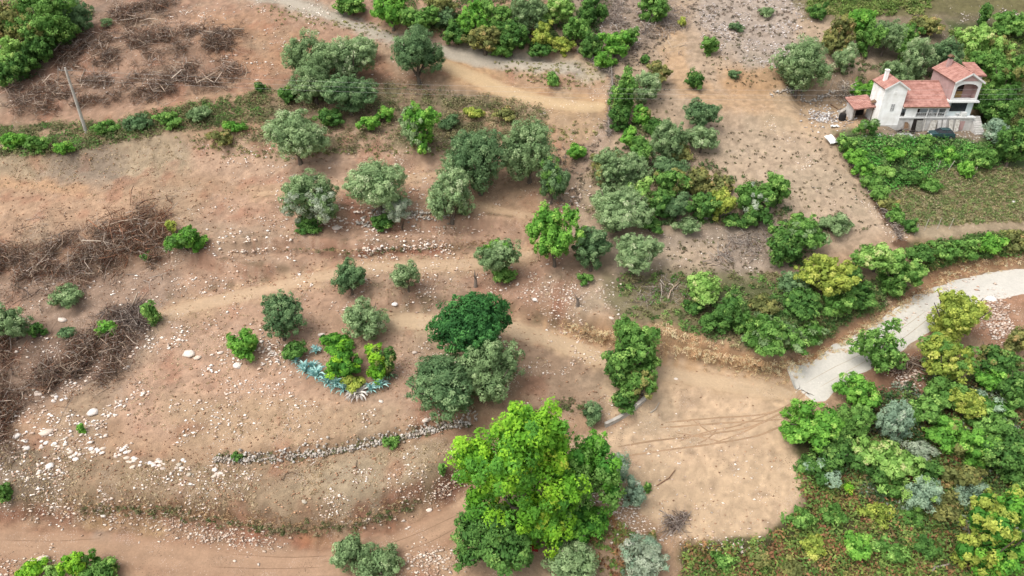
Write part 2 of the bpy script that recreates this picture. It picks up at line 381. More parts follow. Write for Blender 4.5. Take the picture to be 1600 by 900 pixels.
# cut banks of raw red and orange earth
p_line([(-60,802),(60,806),(180,812)], 13, alb(150,98,76), 8, .7, .3)
p_line([(20,802),(100,800),(180,806),(300,824),(400,832)], 9, alb(146,92,72), 7, .6, .4)
p_line([(140,818),(190,812),(240,828)], 14, alb(180,148,104), 8, .6)
p_line([(-60,284),(60,290),(130,300)], 8, alb(198,154,114), 6, .6)
p_line([(250,800),(340,806),(420,812)], 13, alb(150,114,86), 6, .8)
p_line([(330,832),(420,842),(520,840),(600,822)], 13, alb(164,100,72), 7, .85, .3)
p_line([(480,838),(510,845)], 9, alb(180,130,90), 8, .5)
p_line([(560,800),(640,778),(700,756)], 16, alb(150,106,84), 8, .8, .4)
p_line([(700,768),(720,745)], 18, alb(116,74,62), 8, .8)
p_line([(900,520),(960,528),(1010,540)], 12, alb(188,146,108), 6, .8)
p_line([(1030,520),(1060,530),(1110,548),(1170,565),(1235,575)], 14, alb(196,150,108), 8, .8)
p_line([(1050,545),(1120,565),(1200,580)], 6, alb(210,170,126), 5, .7)
p_line([(1240,566),(1310,535),(1370,500),(1440,452),(1480,425),(1620,398)], 11, alb(180,134,98), 6, .8)
p_line([(1240,575),(1300,548),(1360,510)], 5, alb(190,140,88), 4, .7)
p_line([(560,393),(620,397),(690,392)], 4, alb(164,96,72), 4, .8)
p_line([(870,395),(900,430),(880,470)], 22, alb(160,104,82), 14, .6)
p_line([(545,310),(560,340)], 12, alb(150,92,74), 8, .6)
p_line([(1310,215),(1350,280),(1400,360),(1415,395)], 6, alb(112,84,64), 4)
p_line([(160,850),(190,862),(150,880)], 16, alb(170,158,146), 8, .8)
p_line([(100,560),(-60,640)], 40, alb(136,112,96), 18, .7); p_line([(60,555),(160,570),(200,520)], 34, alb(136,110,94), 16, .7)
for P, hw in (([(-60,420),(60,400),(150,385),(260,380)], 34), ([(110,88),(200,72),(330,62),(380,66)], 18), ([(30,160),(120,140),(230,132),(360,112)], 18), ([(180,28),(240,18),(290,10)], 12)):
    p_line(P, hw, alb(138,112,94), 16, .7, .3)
# mottling: dry grass, dust and red earth
n1 = fbm(xg/9, yg/9, 61, 3); n2 = fbm(xg/1.7, yg/1.7, 67, 3); n3 = fbm(xg/3.5, yg/3.5, 71, 3); n4 = fbm(xg/.5, yg/.5, 79, 2)
soil = sstep(.16, .26, C[:, 0]-C[:, 2]+.12)*.9
for k, P in (('red', None),):
    wgt = sstep(.12, .5, n3)*.38*(PX < 900); mixc(alb(170,114,88), wgt*1.25*(C[:, 0] > .17))
mixc(alb(188,172,146), sstep(.1, .5, -n1)*.3*(C[:, 0] > .2))
mixc(alb(120,100,84), sstep(.22, .55, n2)*.38*(C[:, 0] > .17))
C *= (1+.2*n2+.1*n1+.32*n4)[:, None]
# streaks of washed earth down the banks; dark tones stand in for relief shading
for bi, c_, st in ((0, alb(128,96,74), .5), (2, alb(214,172,124), .6), (3, alb(160,112,88), .5), (4, alb(166,122,98), .45), (10, alb(166,120,96), .5), (11, alb(168,122,98), .5), (12, alb(168,126,102), .45)):
    L_, h_, w_, R_ = BANKS[bi]; d_, s_, tot_ = line_dist(xg, yg, L_)
    face = sstep(-w_*1.0, -w_*.4, d_)*(1-sstep(w_*.5, w_*1.3, d_))*(np.minimum(s_, tot_-s_) > 1)
    mixc(c_, face*st*sstep(-.05, .35, vnoise(s_/.55, d_/3.5, 91)+.5*vnoise(s_/3, d_/2, 92)))
    mixc(alb(104,92,66), sstep(.2, .9, d_)*(1-sstep(.9, 2.2, d_))*(np.minimum(s_, tot_-s_) > 1)*.55*sstep(-.1, .3, vnoise(s_/1.2, d_, 95)))  # weedy top edge, painted dark to make up for weak bank shading
lum = C@np.array([.3, .6, .1]); C = lum[:, None]*.14+C*.86; C = C*np.array([.985, .965, .905])
C = np.clip(C*1.03, .01, .6)
GCOL = C
# the ground sheet: fine near, growing cells out to the horizon
nx, ny = shp[1], shp[0]
ext = np.array([3., 8, 18, 40, 90, 200, 420, 900])
ax = np.concatenate([gx[0]-ext[::-1], gx, gx[-1]+ext]); ay = np.concatenate([gy[0]-ext[::-1], gy, gy[-1]+ext])
AX, AY = np.meshgrid(ax, ay); AZ = Hs(AX.ravel(), AY.ravel()).reshape(AX.shape)
oy = AY-np.clip(AY, gy[0], gy[-1]); ox = np.abs(AX-np.clip(AX, gx[0], gx[-1]))
AZ = AZ+np.where(oy > 0, SL*oy*np.exp(-oy/260), np.where(oy < 0, SL*np.maximum(oy, -60)*1.0, 0))
gc = GCOL.reshape(ny, nx, 3); AC = np.tile(alb(150,132,104)*.9, (ax.size*ay.size, 1)).reshape(ay.size, ax.size, 3)
e = len(ext); AC[e:e+ny, e:e+nx] = gc
nX, nY = ax.size, ay.size
idx = np.arange(nX*nY).reshape(nY, nX)
quads = np.stack([idx[:-1, :-1].ravel(), idx[:-1, 1:].ravel(), idx[1:, 1:].ravel(), idx[1:, :-1].ravel()], -1)
M_GROUND = mat_attr('soil', 0.97, noise=0.2, nscale=.9, bump=0.9, bscale=4.5, spec=0.1)
def add_speckle(m):
    """pale grit and dark crumbs too small to model"""
    n = m.node_tree.nodes; l = m.node_tree.links; b = n['Principled BSDF']; src = b.inputs['Base Color'].links[0].from_socket
    g = n.new('ShaderNodeNewGeometry')
    for sc, thr, c, fac in ((3.6, .10, alb(222,200,180), .75), (6.5, .13, alb(228,210,196), .6), (4.3, .12, alb(96,76,62), .55)):
        v = n.new('ShaderNodeTexVoronoi'); v.inputs['Scale'].default_value = sc; l.new(g.outputs['Position'], v.inputs['Vector'])
        nz = n.new('ShaderNodeTexNoise'); nz.inputs['Scale'].default_value = .22+sc*.02; nz.inputs['Detail'].default_value = 4; l.new(g.outputs['Position'], nz.inputs['Vector'])
        mr = n.new('ShaderNodeMapRange'); mr.inputs['From Min'].default_value = .46; mr.inputs['From Max'].default_value = .66
        mr.inputs['To Min'].default_value = 0; mr.inputs['To Max'].default_value = thr*2.2; l.new(nz.outputs['Fac'], mr.inputs['Value'])
        lt = n.new('ShaderNodeMath'); lt.operation = 'LESS_THAN'; l.new(v.outputs['Distance'], lt.inputs[0]); l.new(mr.outputs[0], lt.inputs[1])
        mu = n.new('ShaderNodeMath'); mu.operation = 'MULTIPLY'; mu.inputs[1].default_value = fac; l.new(lt.outputs[0], mu.inputs[0])
        mx = n.new('ShaderNodeMix'); mx.data_type = 'RGBA'; l.new(mu.outputs[0], mx.inputs[0]); l.new(src, mx.inputs[6]); mx.inputs[7].default_value = (*c, 1)
        src = mx.outputs[2]
    l.new(src, b.inputs['Base Color'])
add_speckle(M_GROUND)
go = link('ground', np_mesh('ground', np.stack([AX.ravel(), AY.ravel(), AZ.ravel()], -1), quads, M_GROUND, AC.reshape(-1, 3), True)); tag(go, kind='structure')
def gcol(x, y):
    j = np.clip(((np.asarray(y)-GY0)/GS).round().astype(int), 0, ny-1); i = np.clip(((np.asarray(x)-GX0)/GS).round().astype(int), 0, nx-1)
    return gc[j, i]
def gnormal(x, y):
    e_ = .5; gxn = (Hs(x+e_, y)-Hs(x-e_, y))/(2*e_); gyn = (Hs(x, y+e_)-Hs(x, y-e_))/(2*e_)
    n = np.stack([-gxn, -gyn, np.ones_like(gxn)], -1); return n/np.linalg.norm(n, axis=-1, keepdims=True)
# ------------------------------------------------------------------ roads laid on the ground
def resample(L, step):
    seg = np.hypot(*(L[1:]-L[:-1]).T); s = np.concatenate([[0], np.cumsum(seg)]); q = np.arange(0, s[-1], step)
    return np.stack([np.interp(q, s, L[:, 0]), np.interp(q, s, L[:, 1])], -1)
def ribbon(name, L, width, lift, col, mat, nc=9, step=.35, jit=.5, kind='structure', ends=3.0, vary=.1, blend=0.0, seed=1, rag=0.0):
    P = resample(L, step); d = np.gradient(P, axis=0); d /= np.linalg.norm(d, axis=1, keepdims=True); nrm = np.stack([-d[:, 1], d[:, 0]], -1)
    s = np.arange(len(P))*step; hwl = width/2+jit*fbm(s/1.8, s*0, seed, 3); hwr = width/2+jit*fbm(s/1.8, s*0+9, seed+5, 3)
    tp = np.minimum(1, np.sqrt(np.minimum(s, s[-1]-s)/ends+.02)) if ends else 1
    u = np.linspace(-1, 1, nc); off = np.where(u[None] > 0, (hwl*tp)[:, None]*u[None], (hwr*tp)[:, None]*u[None])
    X = P[:, 0:1]+nrm[:, 0:1]*off; Y = P[:, 1:2]+nrm[:, 1:2]*off
    if rag:
        sh = (rag*fbm(u*3.1, u*0+2, seed+60, 3)*.8+rag*.25*u)[None]*np.exp(-s/1.5)[:, None]; X = X-d[:, 0:1]*sh; Y = Y-d[:, 1:2]*sh
    Z = Hs(X.ravel(), Y.ravel()).reshape(X.shape)+lift*(1-.9*np.abs(u)[None]**6)
    c = np.asarray(col)*np.ones(X.shape+(1,))
    c = c*(1+vary*fbm(X/1.3, Y/1.3, seed+3, 3)+vary*fbm(s[:, None]/6+0*X, off*2.2, seed+8, 2))[..., None]
    if blend:
        g_ = gcol(X.ravel(), Y.ravel()).reshape(c.shape); ww = (np.abs(u)[None, :, None]**3)*blend+(1-blend)*.0; c = c*(1-ww)+g_*ww
    i = np.arange(len(P)*nc).reshape(len(P), nc)
    q = np.stack([i[:-1, :-1].ravel(), i[:-1, 1:].ravel(), i[1:, 1:].ravel(), i[1:, :-1].ravel()], -1)[:, ::-1]
    o = link(name, np_mesh(name, np.stack([X.ravel(), Y.ravel(), Z.ravel()], -1), q, mat, np.clip(c, .01, .75).reshape(-1, 3), True))
    if kind: tag(o, kind=kind)
    return o
M_TRACK = mat_attr('packed_earth', 0.97, noise=0.14, nscale=3, bump=0.35, bscale=5, spec=.1); add_speckle(M_TRACK)
M_GRAVEL = mat_attr('crushed_limestone', 0.95, noise=0.12, nscale=3.5, bump=0.3, bscale=14, spec=.1)
ribbon('gravel_road', ROADS['gravel'][0], 5.4, .06, alb(226,220,208), M_GRAVEL, 17, jit=.5, ends=.3, rag=1.6, vary=.07, seed=21)
Lr = ROADS['lower'][0]
ribbon('dirt_road', Lr[:47], 4.4, .05, earth(184,148,120), M_TRACK, 15, jit=.5, blend=.9, vary=.16, seed=31)
ribbon('dirt_track', ROADS['middle'][0], 3.2, .05, earth(212,182,148), M_TRACK, blend=.9, seed=41)
ribbon('dirt_track', ROADS['terrace'][0], 3.0, .05, earth(206,174,142), M_TRACK, blend=.95, seed=51)
ribbon('dirt_track', ROADS['upper_terrace'][0], 2.2, .05, earth(198,164,132), M_TRACK, blend=.95, seed=61)
ribbon('dirt_track', ROADS['short_terrace'][0], 2.2, .05, earth(202,168,134), M_TRACK, blend=.95, seed=71)
ribbon('dirt_track', ROADS['cut'][0], 5.0, .05, earth(214,182,140), M_TRACK, blend=.9, seed=81)
ribbon('dirt_track', ROADS['hilltop'][0], 3.2, .05, earth(190,178,162), M_TRACK, blend=.9, seed=91)
# tyre marks pressed into the lot and the lower road
def rut(pts, wd=.28, c=(150,112,84), lift=.07, seed=3):
    ribbon('tyre_mark', smooth(poly_g(pts), 8), wd*1.35, lift, earth(*c), M_TRACK, 3, .3, wd*.35, 'structure', 1.5, .2, seed=seed)
def poly_g(pts):
    a = np.array(pts, float); return ground(a[:, 0], a[:, 1])[:, :2]
RUTS = [[(965,698),(1030,688),(1110,678),(1170,668),(1215,648),(1250,622),(1270,604)], [(972,714),(1050,702),(1110,694),(1180,682),(1225,664)],
        [(1055,676),(1100,684),(1140,694)], [(1030,668),(1090,664),(1150,660),(1225,655)], [(1040,660),(1120,653),(1200,646),(1250,628)], [(1085,697),(1110,682),(1122,668)], [(1060,690),(1100,676),(1160,664)],
        [(1130,672),(1180,655),(1230,634),(1258,606)], [(1110,694),(1160,676),(1210,650)], [(1080,655),(1098,668),(1120,682)]]
for i, r in enumerate(RUTS): rut(r, .2 if i < 5 else .15, (184,150,118), .06, i+3)
for i, r in enumerate([[(600,853),(650,835),(700,812),(720,803)], [(620,866),(670,848),(715,824)], [(360,866),(440,871),(515,869)], [(330,886),(420,889),(510,886)], [(0,844),(70,846),(160,842)], [(600,868),(560,876),(500,878)]]):
    rut(r, .32, (150,116,92), .06, i+50)
for i, r in enumerate([[(1258,600),(1300,576),(1345,554),(1400,520),(1450,484)], [(1280,606),(1318,584),(1360,560),(1415,526),(1470,482)]]): rut(r, .2, (196,184,168), .085, i+70)
# ------------------------------------------------------------------ scatter of stones, tufts, litter
def rock_mesh(n, seed):
    r = np.random.default_rng(seed)
    t = (1+5**.5)/2
    V = np.array([(-1,t,0),(1,t,0),(-1,-t,0),(1,-t,0),(0,-1,t),(0,1,t),(0,-1,-t),(0,1,-t),(t,0,-1),(t,0,1),(-t,0,-1),(-t,0,1)], float)
    V /= np.linalg.norm(V[0]); V *= r.uniform(.7, 1.15, (12, 1)); V[:, 2] *= .7
    Fc = np.array([(0,11,5),(0,5,1),(0,1,7),(0,7,10),(0,10,11),(1,5,9),(5,11,4),(11,10,2),(10,7,6),(7,1,8),(3,9,4),(3,4,2),(3,2,6),(3,6,8),(3,8,9),(4,9,5),(2,4,11),(6,2,10),(8,6,7),(9,8,1)])
    return V, Fc
OCT = np.array([(1,0,0),(0,1,0),(-1,0,0),(0,-1,0),(0,0,1),(0,0,-1)], float)
OCF = np.array([(0,1,4),(1,2,4),(2,3,4),(3,0,4),(1,0,5),(2,1,5),(3,2,5),(0,3,5)])
def pts_in_poly(P, n, r=rng):
    P = np.array(P, float); out = np.zeros((0, 2))
    while len(out) < n:
        q = r.uniform(P.min(0), P.max(0), (max(64, n*2), 2)); q = q[in_poly(q[:, 0], q[:, 1], P)]; out = np.vstack([out, q])
    return out[:n]
SK = 1.5; EX = 1.3
def stones(name, px, smin, smax, cols=((250,238,226),(236,220,204),(214,188,168)), power=2.5, label=None, lift=.15, cl=0.0):
    """many small loose stones as one mesh"""
    px = np.vstack([px, px[rng.integers(0, len(px), int(len(px)*EX))]+rng.normal(0, 11, (int(len(px)*EX), 2))])
    if cl:                                                   # gather them in patches
        g0 = ground(px[:, 0], px[:, 1]); keep = fbm(g0[:, 0]/3, g0[:, 1]/3, len(px) % 71, 3) > cl*.5-.02; px = px[keep]
    G = ground(px[:, 0], px[:, 1]); n = len(G)
    s = smin+(smax-smin)*rng.random(n)**power
    V = OCT[None]*rng.uniform(.55, 1.2, (n, 6, 1))+rng.normal(0, .26, (n, 6, 3)); a = rng.uniform(0, 6.28, n); ca, sa = np.cos(a)[:, None], np.sin(a)[:, None]
    X = V[..., 0]*ca-V[..., 1]*sa; Y = V[..., 0]*sa+V[..., 1]*ca
    V = np.stack([X*1.15, Y*.85, V[..., 2]*.6], -1)*(s/2)[:, None, None]+G[:, None]+np.array([0, 0, 1])*(s*lift)[:, None, None]
    cc = np.array([alb(*c) for c in cols])*SK; c = cc[rng.integers(0, len(cc), n)]*rng.uniform(.8, 1.1, (n, 1))
    o = link(name, np_mesh(name, V.reshape(-1, 3), (OCF[None]+6*np.arange(n)[:, None, None]).reshape(-1, 3), M_STONE, np.repeat(c, 6, 0)))
    return tag(o, label, 'stones', kind='stuff')
def leaf_quads(P, N, L, W, r=rng):
    """rhombic leaves centred on P, facing N"""
    n = len(P); t = r.normal(0, 1, (n, 3)); t -= (t*N).sum(1, keepdims=True)*N; t /= np.linalg.norm(t, axis=1, keepdims=True)+1e-9; b = np.cross(N, t)
    L = np.broadcast_to(np.asarray(L, float), (n,))[:, None]; W = np.broadcast_to(np.asarray(W, float), (n,))[:, None]
    V = np.stack([P-t*L*.42+b*W*.5, P-t*L*.42-b*W*.5, P+t*L*.75+N*L*.05], 1)
    return V.reshape(-1, 3), np.arange(3*n).reshape(-1, 3)
TK = 1.6
def tufts(name, px, rmin, rmax, cols, per=40, leaf=.16, label=None, cat='scrub', cl=0.0, hgt=.8, kind='stuff', jit=.16, asp=.6, up=.5, mat=None):
    """low bushes and tussocks as one mesh"""
    if cl:
        g0 = ground(px[:, 0], px[:, 1]); keep = fbm(g0[:, 0]/4, g0[:, 1]/4, len(px) % 61, 3) > cl*.35-.1; px = px[keep]
    G = ground(px[:, 0], px[:, 1]); n = len(G)
    R = rmin+(rmax-rmin)*rng.random(n)**1.6
    cc = np.array([alb(*c) for c in cols])*TK; base = cc[rng.integers(0, len(cc), n)]*rng.uniform(.8, 1.2, (n, 1))
    k = np.maximum(8, (per*(R/rmax)**1.5)).astype(int); own = np.repeat(np.arange(n), k); m = len(own)
    d = rng.normal(0, 1, (m, 3)); d[:, 2] = np.abs(d[:, 2]); d /= np.linalg.norm(d, axis=1, keepdims=True)
    rad = R[own]*rng.uniform(.35, 1.05, m); sq = rng.uniform(.7, 1.3, (n, 2))[own]
    P = G[own]+d*rad[:, None]*np.stack([sq[:, 0], sq[:, 1], np.full(m, hgt)], -1)
    N = d*.7+rng.normal(0, .5, (m, 3)); N[:, 2] += up; N /= np.linalg.norm(N, axis=1, keepdims=True)
    V, Fc = leaf_quads(P, N, leaf*rng.uniform(.7, 1.5, m), leaf*asp*1.25*rng.uniform(.7, 1.5, m))
    c = base[own]*rng.uniform(1-jit*1.6, 1+jit*1.6, (m, 1))
    o = link(name, np_mesh(name, V, Fc, mat or M_LEAF, np.repeat(np.clip(c, .005, .8), 3, 0))); 
    return tag(o, label, cat, kind=kind)
def sticks(px, n, lmin, lmax, rmin, rmax, height, cols, flat=.35, r=rng, dirn=None):
    """tangle of thin dead branches (three-sided, two bent pieces each)"""
    i = r.integers(0, len(px), n); G = ground(px[i, 0], px[i, 1]); h = height*r.random(n)**1.3
    a = r.uniform(0, 2*math.pi, n) if dirn is None else r.normal(dirn, .7, n); el = r.normal(0, flat, n); L = lmin+(lmax-lmin)*r.random(n)**2
    d = np.stack([np.cos(a)*np.cos(el), np.sin(a)*np.cos(el), np.sin(el)+.25*np.sin(a)], -1); d /= np.linalg.norm(d, axis=1, keepdims=True)
    mid = G+np.array([0, 0, 1])*h[:, None]; bend = r.normal(0, .12, (n, 3))*L[:, None]
    A = mid-d*L[:, None]*.5+bend*.5; B = mid+bend; Cc = mid+d*L[:, None]*.5
    for Q in (A, B, Cc): Q[:, 2] = np.maximum(Q[:, 2], Hs(Q[:, 0], Q[:, 1])+.03)
    rad = rmin+(rmax-rmin)*r.random(n)**2.5
    s1 = np.cross(d, [0, 0, 1]); s1 /= np.linalg.norm(s1, axis=1, keepdims=True)+1e-9; s2 = np.cross(s1, d)
    V = []
    for Q, k in ((A, 1.), (B, .85), (Cc, .4)):
        for t in (0, 2.1, 4.2): V.append(Q+(s1*math.cos(t)+s2*math.sin(t))*(rad*k)[:, None])
    V = np.stack(V, 1); f = np.array([(0,1,4,3),(1,2,5,4),(2,0,3,5),(3,4,7,6),(4,5,8,7),(5,3,6,8)])
    cc = np.array([alb(*c) for c in cols])*1.45; c = cc[r.integers(0, len(cc), n)]*r.uniform(.6, 1.25, (n, 1))
    return V.reshape(-1, 3), (f[None]+9*np.arange(n)[:, None, None]).reshape(-1, 4), np.repeat(c, 9, 0)
# ------------------------------------------------------------------ trees and shrubs
STYLES = {  # leaf colours light / dark / accent, leaf length m, width ratio, lumpiness, colour spread
 'olive': ((134,156,108),(96,118,78),(154,170,126),.24,.5,1.0),
 'olive_light': ((150,170,122),(110,132,90),(170,184,142),.24,.5,1.0),
 'olive_dark': ((110,136,92),(76,102,66),(132,154,108),.24,.5,1.0),
 'grey':       ((164,172,150),(128,140,118),(178,182,162),.22,.5,1.0),
 'blue':       ((152,172,144),(114,136,114),(172,188,160),.26,.35,.8),
 'bright': ((122,168,70),(82,128,50),(148,188,88),.28,.7,1.0),
 'lime':       ((142,184,52),(94,142,42),(164,200,68),.27,.75,1.0),
 'lime_deep':  ((102,152,54),(66,114,44),(122,170,66),.27,.75,1.0),
 'green': ((116,152,76),(78,114,52),(140,172,90),.28,.65,1.0),
 'pale':       ((158,188,104),(112,146,72),(178,202,124),.28,.65,1.0),
 'dark':       ((64,112,56),(42,82,42),(82,132,68),.29,.6,1.0),
 'deep': ((96,132,64),(64,98,46),(120,150,78),.28,.65,1.0),
 'yellow':     ((164,172,80),(120,136,60),(184,186,96),.28,.6,1.0),
 'brown':      ((142,140,82),(100,106,62),(160,138,92),.32,.6,1.0),
}
STYLES_ROUGH = {'bright': 1, 'lime': 1.45, 'lime_deep': 1.2, 'green': .8, 'pale': .8, 'yellow': 1, 'brown': .6, 'deep': .5, 'olive': .3, 'olive_light': .3}
LK = 2.3
def crown(R, V, style, seed, nl=None, dens=1.0, mixs=None, open_=0.0, weep=0.0):
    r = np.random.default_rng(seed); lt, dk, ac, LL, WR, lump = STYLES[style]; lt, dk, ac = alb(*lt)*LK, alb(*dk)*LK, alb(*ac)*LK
    nl = nl or int(np.clip(6+R*1.1, 6, 16))
    d = r.normal(0, 1, (nl, 3)); d /= np.linalg.norm(d, axis=1, keepdims=True); d[:, 2] = d[:, 2]*.85+.1
    rough = STYLES_ROUGH.get(style, 0) if R > 1.6 else 0
    if rough: nl += 5; d = np.vstack([d, r.normal(0, 1, (5, 3))]); d /= np.linalg.norm(d, axis=1, keepdims=True)
    rad = r.uniform(.34, .56, nl)*(1-.32*rough); ctr = d*(1.0-rad)[:, None]*r.uniform(.85-.2*rough, 1.08+.12*rough, (nl, 1))
    ctr[0] = (0, 0, 0); rad[0] = .62-.07*rough
    S = max(4*math.pi*((R*R*V)**(2/3)), 3.0)
    ns = int(np.clip(S*.62, 16, 260)); ns2 = ns*4
    li = r.choice(nl, ns2, p=rad**2/np.sum(rad**2)); sdv = r.normal(0, 1, (ns2, 3)); sdv /= np.linalg.norm(sdv, axis=1, keepdims=True)
    sc = ctr[li]+sdv*rad[li][:, None]*r.uniform(.72, .98, (ns2, 1))
    dd = np.linalg.norm(sc[:, None]-ctr[None], axis=2)/rad[None]; inside = dd.min(1) < .66
    sc = sc[~inside][:ns]; sdv = sdv[~inside][:ns]; ns = len(sc)
    L = LL*min(.78+.02*R, .92); nleaf = int(np.clip(S*33.5*dens/(L/.26)**2, 220, 30000)); per = max(8, nleaf//ns)
    own = np.repeat(np.arange(ns), per); m = len(own)
    rho = np.clip(.95/math.sqrt(ns), .09, .26)*1.5*r.uniform(.6, 1.3, ns)
    q = r.normal(0, 1, (m, 3))+sdv[own]*.85; q /= np.linalg.norm(q, axis=1, keepdims=True)
    rr_ = r.uniform(.55, 1.0, m)+.45*(r.random(m) < .16)*r.random(m)
    P = sc[own]+q*(rho[own]*rr_)[:, None]
    N = q*.9+sdv[own]*.25+r.normal(0, .45, (m, 3)); N[:, 2] += .35; N /= np.linalg.norm(N, axis=1, keepdims=True)
    tint = np.clip(r.normal(.5, .24, ns)[own]+r.normal(0, .17, m)*lump, 0, 1)
    c = dk[None]*(1-tint[:, None])+lt[None]*tint[:, None]; acs = (r.random(ns) < .16)[own]; c = np.where((acs & (r.random(m) < .6))[:, None], ac[None]*r.uniform(.85, 1.1, (m, 1)), c)
    if mixs:
        for st, frac in mixs:
            l2, d2 = alb(*STYLES[st][0])*LK, alb(*STYLES[st][1])*LK; u = r.normal(0, 1, 3); u[2] = u[2]*.3; u /= np.linalg.norm(u)
            qq = sc@u+.55*r.normal(0, 1, ns); sel = (qq > np.quantile(qq, 1-frac))[own]; c = np.where(sel[:, None], d2*(1-tint[:, None])+l2*tint[:, None], c)
    # inner foliage closes the crown; its dark tone paints shade into the crevices
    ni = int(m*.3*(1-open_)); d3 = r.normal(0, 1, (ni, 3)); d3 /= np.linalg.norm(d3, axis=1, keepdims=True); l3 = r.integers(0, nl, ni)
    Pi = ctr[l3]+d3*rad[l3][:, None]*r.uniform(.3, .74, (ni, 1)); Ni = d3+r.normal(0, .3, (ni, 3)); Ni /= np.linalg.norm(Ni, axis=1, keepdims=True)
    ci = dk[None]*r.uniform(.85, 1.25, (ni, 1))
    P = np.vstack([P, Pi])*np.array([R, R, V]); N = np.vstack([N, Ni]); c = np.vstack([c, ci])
    ll = np.concatenate([L*r.uniform(.6, 1.5, m), np.full(ni, min(L*2.0, .62))])
    if weep: P[:, 2] -= weep*(P[:, 0]**2+P[:, 1]**2)/R
    Vq, Fq = leaf_quads(P, N, ll, ll*WR*1.3*r.uniform(.8, 1.3, len(ll)), r)
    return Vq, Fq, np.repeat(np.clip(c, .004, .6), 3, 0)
def trunk_mesh(h, R, V, r0, seed, c=(124,112,100), bare=False):
    r = np.random.default_rng(seed); m = MB(); c = alb(*c); top = h+V*.7
    pts = [Vector((0, 0, -.4)), Vector((r.normal(0, .06), r.normal(0, .06), h*.4)), Vector((r.normal(0, .12), r.normal(0, .12), h)), Vector((r.normal(0, .2), r.normal(0, .2), top))]
    m.tube(pts, [r0*1.35, r0, r0*.85, r0*.4], 7, c); n = 4+int(R > 3)*2
    for k in range(n):
        a = 2*math.pi*k/n+r.uniform(-.4, .4); e = R*r.uniform(.55, .8); z0 = h*r.uniform(.6, 1.0)
        m.tube([pts[1].lerp(pts[2], .7), (math.cos(a)*e*.45, math.sin(a)*e*.45, z0+V*.5), (math.cos(a)*e, math.sin(a)*e, z0+V*r.uniform(.7, 1.4))], [r0*.6, r0*.4, r0*.15], 5, c, False)
    return m.mesh('trunk', M_BARK)
TREE_N = [0]
def solve(cx, cy, w, h, clear):
    zc = 1.0; V = 1; R = 1
    for _ in range(5):
        P = ground([cx], [cy], zc)[0]; dep = project(P)[2]; s = F/dep; R = w/2/s
        v = CAM-P; dl = math.atan2(v[2], math.hypot(v[0], v[1])); q = (h/2/s)**2-(R*math.sin(dl))**2
        V = math.sqrt(max(q, (.55*R*math.cos(dl))**2))/math.cos(dl); V = min(V, 1.7*R); zc = V*.93+clear*R
    return P, R, V, zc
def plant(cx, cy, w, h, style, label, name=None, clear=None, **kw):
    TREE_N[0] += 1; seed = 1000+TREE_N[0]
    if name is None: name = 'olive_tree' if style.startswith('olive') and w >= 40 else ('broadleaf_tree' if w >= 48 else 'shrub')
    shrub = 'shrub' in name or 'bush' in name
    if clear is None: clear = .0 if shrub else .12
    bare = kw.pop('bare', False); tc = kw.pop('trunk', (124,112,100))
    P, R, V, zc = solve(cx, cy, w*1.08, h*1.08, clear); x, y = P[0], P[1]; z = float(Hs(x, y))
    t = empty(name, (x, y, z), 0); tag(t, label, 'shrub' if shrub else 'tree', kw.pop('group', None))
    v, f, c = crown(R, V, style, seed, **kw); v = v+np.array([0, 0, zc])
    v[:, 2] = np.maximum(v[:, 2], Hs(v[:, 0]+x, v[:, 1]+y)-z+.02)
    link('foliage' if shrub else 'crown', np_mesh('foliage' if shrub else 'crown', v, f, M_LEAF, c), t)
    if shrub:
        m = MB(); r = np.random.default_rng(seed)
        for k in range(5):
            a = r.uniform(0, 6.28); m.tube([(0, 0, -.2), (math.cos(a)*R*.3, math.sin(a)*R*.3, V*.7), (math.cos(a)*R*.55, math.sin(a)*R*.55, V*1.1)], [.05, .035, .012], 4, alb(118,104,90), False)
        m.build('stem', M_BARK, t)
    else: link('trunk', trunk_mesh(max(zc-V*.75, .5), R, V, float(np.clip(.07*R, .1, .55)), seed, tc), t)
    return t
